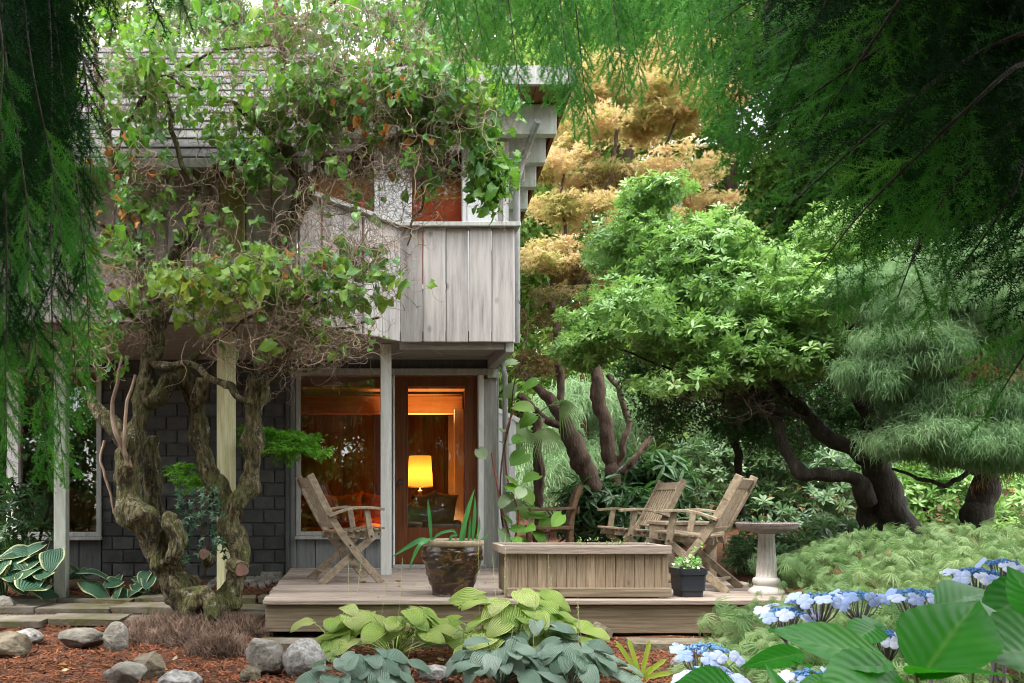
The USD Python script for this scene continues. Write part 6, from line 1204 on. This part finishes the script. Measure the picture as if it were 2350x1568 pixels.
# tall trees that close the view
groves = [(-150, 27, 'grove_dark', 'tall green tree beyond the roof at the far left'), (330, 26, 'grove_leaf', 'tall light green tree seen over the left half of the roof'), (640, 30, 'grove_leaf', 'tall yellow green tree beyond the roof ridge'), (960, 28, 'grove_leaf', 'tall pale leaved tree behind the upper window'), (1260, 25, 'grove_leaf', 'tall pale tree standing behind the golden maple'), (1190, 21, 'grove_leaf', 'tall green tree filling the gap between house corner and golden maple'), (1560, 27, 'grove_leaf', 'tall light green tree behind the maple and hanging branches'), (1440, 18, 'grove_leaf', 'tall pale green tree between golden maple and the overhanging boughs'), (1680, 21, 'grove_leaf', 'tall bright tree directly behind the rhododendron tree'), (1980, 20, 'grove_dark', 'tall dark tree behind the upper right boughs'), (1830, 24, 'grove_dark', 'tall dark green tree behind the rhododendron tree'), (2120, 25, 'grove_leaf', 'tall tree behind the weeping conifer'), (2420, 22, 'grove_dark', 'tall dark tree behind the weeping conifer at the far right')]
for k, (px, Y, m, lb) in enumerate(groves):
    b = at(px, 1150, Y); x = b[0]; g = float(gz(x, Y)); t = thing('tall_tree', lb, 'tree'); r = np.random.default_rng(70 + k)
    S = smoothline([(x, Y, g - .2, .28), (x + .2, Y, 4, .24), (x - .1, Y, 10, .17), (x + .1, Y, 18, .06)], 20); obj('trunk', tube(S[:, :3], S[:, 3], 10, lump=.3), 'brown_bark', t, smooth=True)
    bl = [((x + r.normal() * 1.2, Y + r.normal() * .8, z), (r.uniform(2.0, 3.0), r.uniform(1.6, 2.4), r.uniform(1.2, 2.0))) for z in np.linspace(2.2, 19, 11)]
    for i in range(5):
        e = np.array(bl[i * 2][0]); q = np.array([x, Y, e[2] - 1]); s = np.linspace(0, 1, 6)[:, None]; obj('branch', tube(q + (e - q) * s, np.linspace(.09, .03, 6), 6), 'brown_bark', t, smooth=True)
    crown(t, grove, m, bl, 1900, size=(1.0, 1.9), gap=0.40, freq=0.6, seed=80 + k)
cf = thing('conifer', 'reddish conifer trunk with drooping sprays rising behind the roof', 'tree'); limb([(640, 700, 12, 28), (640, 300, 12, 27), (638, 0, 12, 26), (636, -300, 12, 22)], 'trunk', cf, 'red_bark', lump=.15)
for k, P in enumerate(([(640, 90, 12, 7), (720, 40, 11.6, 5), (800, -20, 11.4, 3)], [(638, -60, 12, 7), (560, -20, 11.6, 5), (460, 20, 11.4, 3)], [(640, -100, 12, 8), (760, -60, 11.5, 5), (900, 30, 11.2, 3)])): limb(P, 'branch', cf, 'dark_bark', 7, lump=.1, seed=k)
crown(cf, fanc, 'grove_dark', px_blobs([(810, 20, 11.4, 110, 60, .6), (470, 20, 11.4, 110, 50, .6), (930, 60, 11.2, 80, 60, .5)]), 170, size=(0.8, 1.2), gap=0.35, seed=61)
# the garden behind the camera, as the glass mirrors it
for k, (x, y, lb) in enumerate(((-9, -3.0, 'tall garden tree beyond the left edge of the view'), (-5.0, -6.0, 'dark tree mirrored in the left hand window'), (-1.2, -7.5, 'dark tree mirrored in the window beside the door'), (2.2, -6.0, 'tall tree mirrored in the middle of the door glass'), (5.5, -7.0, 'tree mirrored in the right part of the door glass'), (9.0, -3.5, 'tall garden tree beyond the right edge of the view'))):
    t = thing('garden_tree', lb, 'tree')
    S = smoothline([(x, y, -.1, .25), (x + .1, y, 3, .2), (x, y, 12, .05)], 14); obj('trunk', tube(S[:, :3], S[:, 3], 8), 'dark_bark', t, smooth=True)
    crown(t, grove, ('grove_dark', 'grove_leaf')[k in (2, 4)], [((x + math.sin(z * 3) * .9, y + math.cos(z * 2) * .9, z), (2.5, 2.0, 1.3)) for z in (1.0, 2.4, 4.0, 5.8, 7.6, 9.4)], 1400, size=(1.3, 2.2), gap=0.30, freq=.7, seed=90 + k)

# ---------------------------------------------------------------- overhanging conifer branches near the camera
def spray(r, Ln=0.22, sub=20, nl=0.016, w=0.0032, droop=0.35, sublen=0.10, ang=0.85):
    a = Acc(); V, F = [], []; 
    def needles(P, d, side, step, l):
        nonlocal V, F
        t = np.arange(0, 1, step); n_ = len(t)
        if n_ < 1: return
        base = P[0] + (P[1] - P[0]) * t[:, None]
        for s in (-1, 1):
            q = d * math.cos(0.8) + side * s * math.sin(0.8) + np.array([0, 0, 0.12]) + r.normal(size=(n_, 3)) * 0.28; tip = base + q * l * r.uniform(.55, 1.2, (n_, 1)) * (1 - 0.4 * t[:, None]); k = len(V) * 0
            o = d * w * 0.5; i0 = sum(len(x) for x in V); V.append(np.stack([base - o, base + o, tip], 1).reshape(-1, 3)); F.append(np.arange(n_ * 3).reshape(-1, 3) + i0)
    ax = lambda s: np.array([Ln * s, 0, -droop * Ln * s * s]); up = np.array([0, 0, 1.0])
    for i in range(sub):
        s = np.clip(0.06 + 0.9 * (i + r.normal() * .4) / sub, 0.02, .98); p = ax(s); sg = 1 if i % 2 else -1; l = sublen * (1 - 0.75 * s) * r.uniform(.45, 1.25) + 0.012; an_ = ang + r.normal() * .18; d = np.array([math.cos(an_), sg * math.sin(an_), -0.15 - .35 * droop + r.normal() * .22]); d /= np.linalg.norm(d); side = np.cross(up, d); side /= np.linalg.norm(side)
        e = p + d * l + np.array([0, 0, -0.25 * l]); needles((p, e), d, side, 0.0095 / l, nl); a.add(*tube([p, e], [0.0011, 0.0006], 3, caps=False))
    for i in range(6): s0, s1 = i / 6, (i + 1) / 6; needles((ax(s0), ax(s1)), (ax(s1) - ax(s0)) / np.linalg.norm(ax(s1) - ax(s0)), np.array([0, 1.0, 0]), 0.14, nl)
    a.add(np.vstack(V), np.vstack(F)); a.add(*tube([ax(s) for s in np.linspace(0, 1, 6)], np.linspace(0.0018, 0.0008, 6), 3, caps=False)); return a.get()
rc_ = np.random.default_rng(15)
cedar = [spray(rc_, 0.32, 12, 0.026, 0.0056, 0.15, 0.17, 0.72) for _ in range(7)]; droopy = [spray(rc_, 0.21, 10, 0.023, 0.0056, 0.25, 0.11, 0.6) for _ in range(5)]; hem = [spray(rc_, 0.18, 9, 0.025, 0.0060, 0.2, 0.09, 0.65) for _ in range(4)]
def hanging(parent, path, protos, m, step, size, ang=0.9, seed=0, bark='dark_bark', r0=0.006, tips=0.5, down=0.6, face=0.45):
    """a hanging branch: bare stem with sprays to both sides, and a last one at its tip"""
    r = np.random.default_rng(seed); S = smoothline(np.column_stack([np.array(path), np.linspace(r0, 0.0015, len(path))]), 60); obj('branch', tube(S[:, :3], S[:, 3], 6), bark, parent, smooth=True)
    ln = np.linalg.norm(np.diff(S[:, :3], axis=0), axis=1).sum(); n_ = max(4, int(ln / step)); i = np.linspace(2, 59, n_).astype(int); tdir = np.gradient(S[:, :3], axis=0)[i]; tdir /= np.linalg.norm(tdir, axis=1, keepdims=True)
    nf = np.array([0, -1.0, 0.35]) + rand_dirs(r, n_) * face; az = np.cross(tdir, nf) * np.where(np.arange(n_) % 2, 1, -1)[:, None]; az /= np.linalg.norm(az, axis=1, keepdims=True)
    D_ = tdir * math.cos(ang) + az * math.sin(ang) + np.array([0, 0, -down * .5]); D_[-1] = tdir[-1]
    U_ = nf; q = np.linspace(0, 1, n_); sz = r.uniform(*size, n_) * (1.15 - 0.55 * q)
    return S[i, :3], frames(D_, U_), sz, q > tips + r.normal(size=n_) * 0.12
def hang_all(parent, paths, protos, mats, step, size, seed, **k):
    got = [hanging(parent, P, protos, None, step, size, seed=seed + i, **k) for i, P in enumerate(paths)]
    p, R_, s, sel = (np.concatenate(x) for x in zip(*got))
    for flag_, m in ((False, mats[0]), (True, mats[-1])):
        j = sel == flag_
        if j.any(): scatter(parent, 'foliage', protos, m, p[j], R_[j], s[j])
lc = thing('cedar', 'dark cedar with long hanging branches at the left edge', 'tree')
paths = []
for x0, x1, y1, Y in ((-60, -30, 900, 3.9), (-20, 20, 980, 3.6), (20, 45, 860, 4.1), (40, 100, 1075, 3.7), (70, 80, 780, 4.2), (95, 150, 1050, 3.9), (110, 165, 930, 4.3), (130, 205, 860, 4.1), (90, 190, 640, 4.2), (10, 60, 620, 3.5), (-40, 10, 1090, 4.2), (60, 130, 560, 3.6), (150, 225, 480, 4.3), (0, 30, 420, 3.7), (-20, 5, 300, 3.4)):
    paths.append([at(x0 + (x1 - x0) * t ** 1.2 + 14 * math.sin(t * 5 + x0), -120 + (y1 + 120) * t, Y - 0.15 * t) for t in np.linspace(0, 1, 6)])
hang_all(lc, paths, droopy, ('cedar_shaded', 'cedar_lit'), 0.040, (0.75, 1.2), 200, r0=0.008, down=0.8, tips=0.64, ang=0.65, face=0.45)  # shade painted in: inner sprays take the shaded copy, outer the lit one
obj('trunk', tube(smoothline([(*at(-420, 1700, 4.6), .16), (*at(-380, 900, 4.6), .14), (*at(-330, -200, 4.6), .11)], 20)[:, :3], 0.13, 12, lump=.3, lf=8), 'red_bark', lc, smooth=True)
for k in range(5):
    a0, a1 = at(-350, -160 - 60 * k, 4.6), at(140, -130, 3.4 + 0.25 * k); obj('branch', tube(smoothline([(*a0, .03), (*((a0 + a1) / 2 + (0, 0, .1)), .025), (*a1, .012)], 14)[:, :3], 0.02, 7), 'red_bark', lc, smooth=True)
for P in ([(90, 120, 4.4, 9), (100, 300, 4.4, 9), (98, 520, 4.4, 7)], [(160, 60, 4.5, 16), (158, 180, 4.5, 18), (152, 260, 4.5, 10)]): limb(P, 'branch', lc, 'red_bark', 10, lump=.3)
r = np.random.default_rng(77); p, nn = blob_points(r, [((-1.9, 3.9, 4.6), (1.3, 1.2, .9)), ((-2.3, 4.2, 5.6), (1.0, 1.0, .9)), ((-2.6, 2.2, 4.0), (1.2, 1.2, .9)), ((-2.8, 3.2, 3.4), (.7, .9, .8))], 2000, .2)  # unseen crown above the view, added to shade the hanging branches
scatter(lc, 'crown', cedar, 'cedar_shaded', p, frames(nn * (1, 1, .2) + (0, 0, -.5), rand_dirs(r, 2000) * .4 + (0, 0, 1)), r.uniform(.9, 1.4, 2000))
rcd = thing('cedar', 'dark cedar boughs filling the upper right corner', 'tree')
paths = []; rb_ = np.random.default_rng(31)
for (x0, y0), (x1, y1), Y in (((2400, -80), (1720, 330), 2.5), ((2420, 40), (1760, 520), 2.3), ((2400, 120), (1900, 600), 2.2), ((2420, 200), (2040, 690), 2.3), ((2440, 260), (2200, 640), 2.4), ((2460, 330), (2330, 720), 2.5), ((2380, -120), (1850, 180), 2.7), ((2300, -160), (1700, 120), 2.9), ((2100, -160), (1640, 60), 2.9), ((2420, 0), (1980, 380), 2.6), ((2420, 80), (2100, 480), 2.5), ((2440, -60), (2060, 260), 2.8), ((2440, 120), (2200, 420), 2.7), ((2440, 60), (2250, 300), 2.9), ((2440, -120), (2180, 120), 2.6), ((2300, -160), (2000, 80), 2.5), ((2440, -20), (2300, 180), 2.4), ((2440, 200), (2260, 520), 2.9), ((2200, -160), (1880, 300), 2.3), ((2000, -160), (1780, 250), 2.5), ((2460, 500), (2300, 900), 2.3)):
    paths.append([at(x0 + (x1 - x0) * t, y0 + (y1 - y0) * t ** 1.35, Y) + (0, 0.05 * math.sin(t * 6 + x1), 0) for t in np.linspace(0, 1, 6)])
hang_all(rcd, paths, cedar, ('cedar_shaded', 'cedar_lit'), 0.050, (0.65, 1.1), 300, r0=0.008, down=0.4, ang=0.8, tips=0.5, face=0.28)  # inner sprays get the painted shade, outer ones the lit colour
p, nn = blob_points(r, [((1.6, 1.5, 3.3), (1.6, 1.3, .7)), ((2.6, 2.2, 3.9), (1.2, 1.1, .8)), ((.6, .6, 3.6), (1.4, 1.0, .7)), ((1.8, 1.2, 4.6), (1.6, 1.4, .9)), ((1.6, -1.6, 3.6), (2.0, 1.3, .9)), ((3.6, -.4, 3.4), (1.3, 1.5, .9)), ((-.6, -1.4, 3.9), (1.5, 1.2, .8)), ((3.4, 1.0, 2.6), (.7, 1.0, .8))], 4200, .1)  # unseen crown over and behind the camera, added to keep light off the boughs
scatter(rcd, 'crown', cedar, 'cedar_shaded', p, frames(nn * (1, 1, .2) + (0, 0, -.5), rand_dirs(r, 4200) * .4 + (0, 0, 1)), r.uniform(.9, 1.4, 4200))
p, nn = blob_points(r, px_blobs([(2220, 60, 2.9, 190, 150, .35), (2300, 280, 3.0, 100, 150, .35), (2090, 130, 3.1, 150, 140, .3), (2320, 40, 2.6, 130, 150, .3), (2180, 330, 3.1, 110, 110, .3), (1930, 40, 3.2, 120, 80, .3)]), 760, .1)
scatter(rcd, 'foliage', cedar, 'cedar_shaded', p, frames(np.array([-.6, -.2, -.6]) + rand_dirs(r, 760) * .6, rand_dirs(r, 760) * .4 + (0, -.8, .5)), r.uniform(.7, 1.1, 760))  # core of the boughs, its deep shade painted into the colour
S = smoothline([(3.6, 1.6, -.2, .24), (3.5, 1.5, 2.5, .2), (3.4, 1.6, 6, .1)], 16); obj('trunk', tube(S[:, :3], S[:, 3], 16, lump=.3, fiss=.15), 'red_bark', rcd, smooth=True)
th = thing('hemlock', 'green hemlock sprays hanging down from the top over the roof corner', 'tree')
paths = []
for x, y1, Y in ((1000, 70, 4.4), (1050, 150, 4.5), (1095, 110, 4.2), (1140, 200, 4.4), (1180, 230, 4.2), (1225, 130, 4.6), (1262, 210, 4.3), (1300, 270, 4.2), (1335, 290, 4.4), (1380, 150, 4.5), (1420, 215, 4.2), (1455, 190, 4.4), (1500, 130, 4.3), (1545, 170, 4.1), (1600, 240, 3.6), (1640, 330, 3.4), (1690, 300, 3.3), (1580, 120, 3.8)):
    paths.append([at(x - 30 + 45 * t, -140 + (y1 + 140) * t, Y) for t in np.linspace(0, 1, 5)])
hang_all(th, paths, hem, ('hemlock_green',), 0.032, (0.75, 1.15), 400, r0=0.005, down=0.6, ang=0.7, face=0.35)
for P in ([(1250, -120, 4.3, 7), (1450, -60, 4.2, 8), (1700, -140, 4.0, 10)], [(1900, -160, 3.4, 16), (1760, 20, 3.5, 14), (1690, 130, 3.6, 11), (1640, 230, 3.8, 6)], [(900, -150, 4.5, 5), (1100, -110, 4.4, 7), (1300, -130, 4.3, 8)]): limb(P, 'branch', th, 'dark_bark', 9, lump=.25)
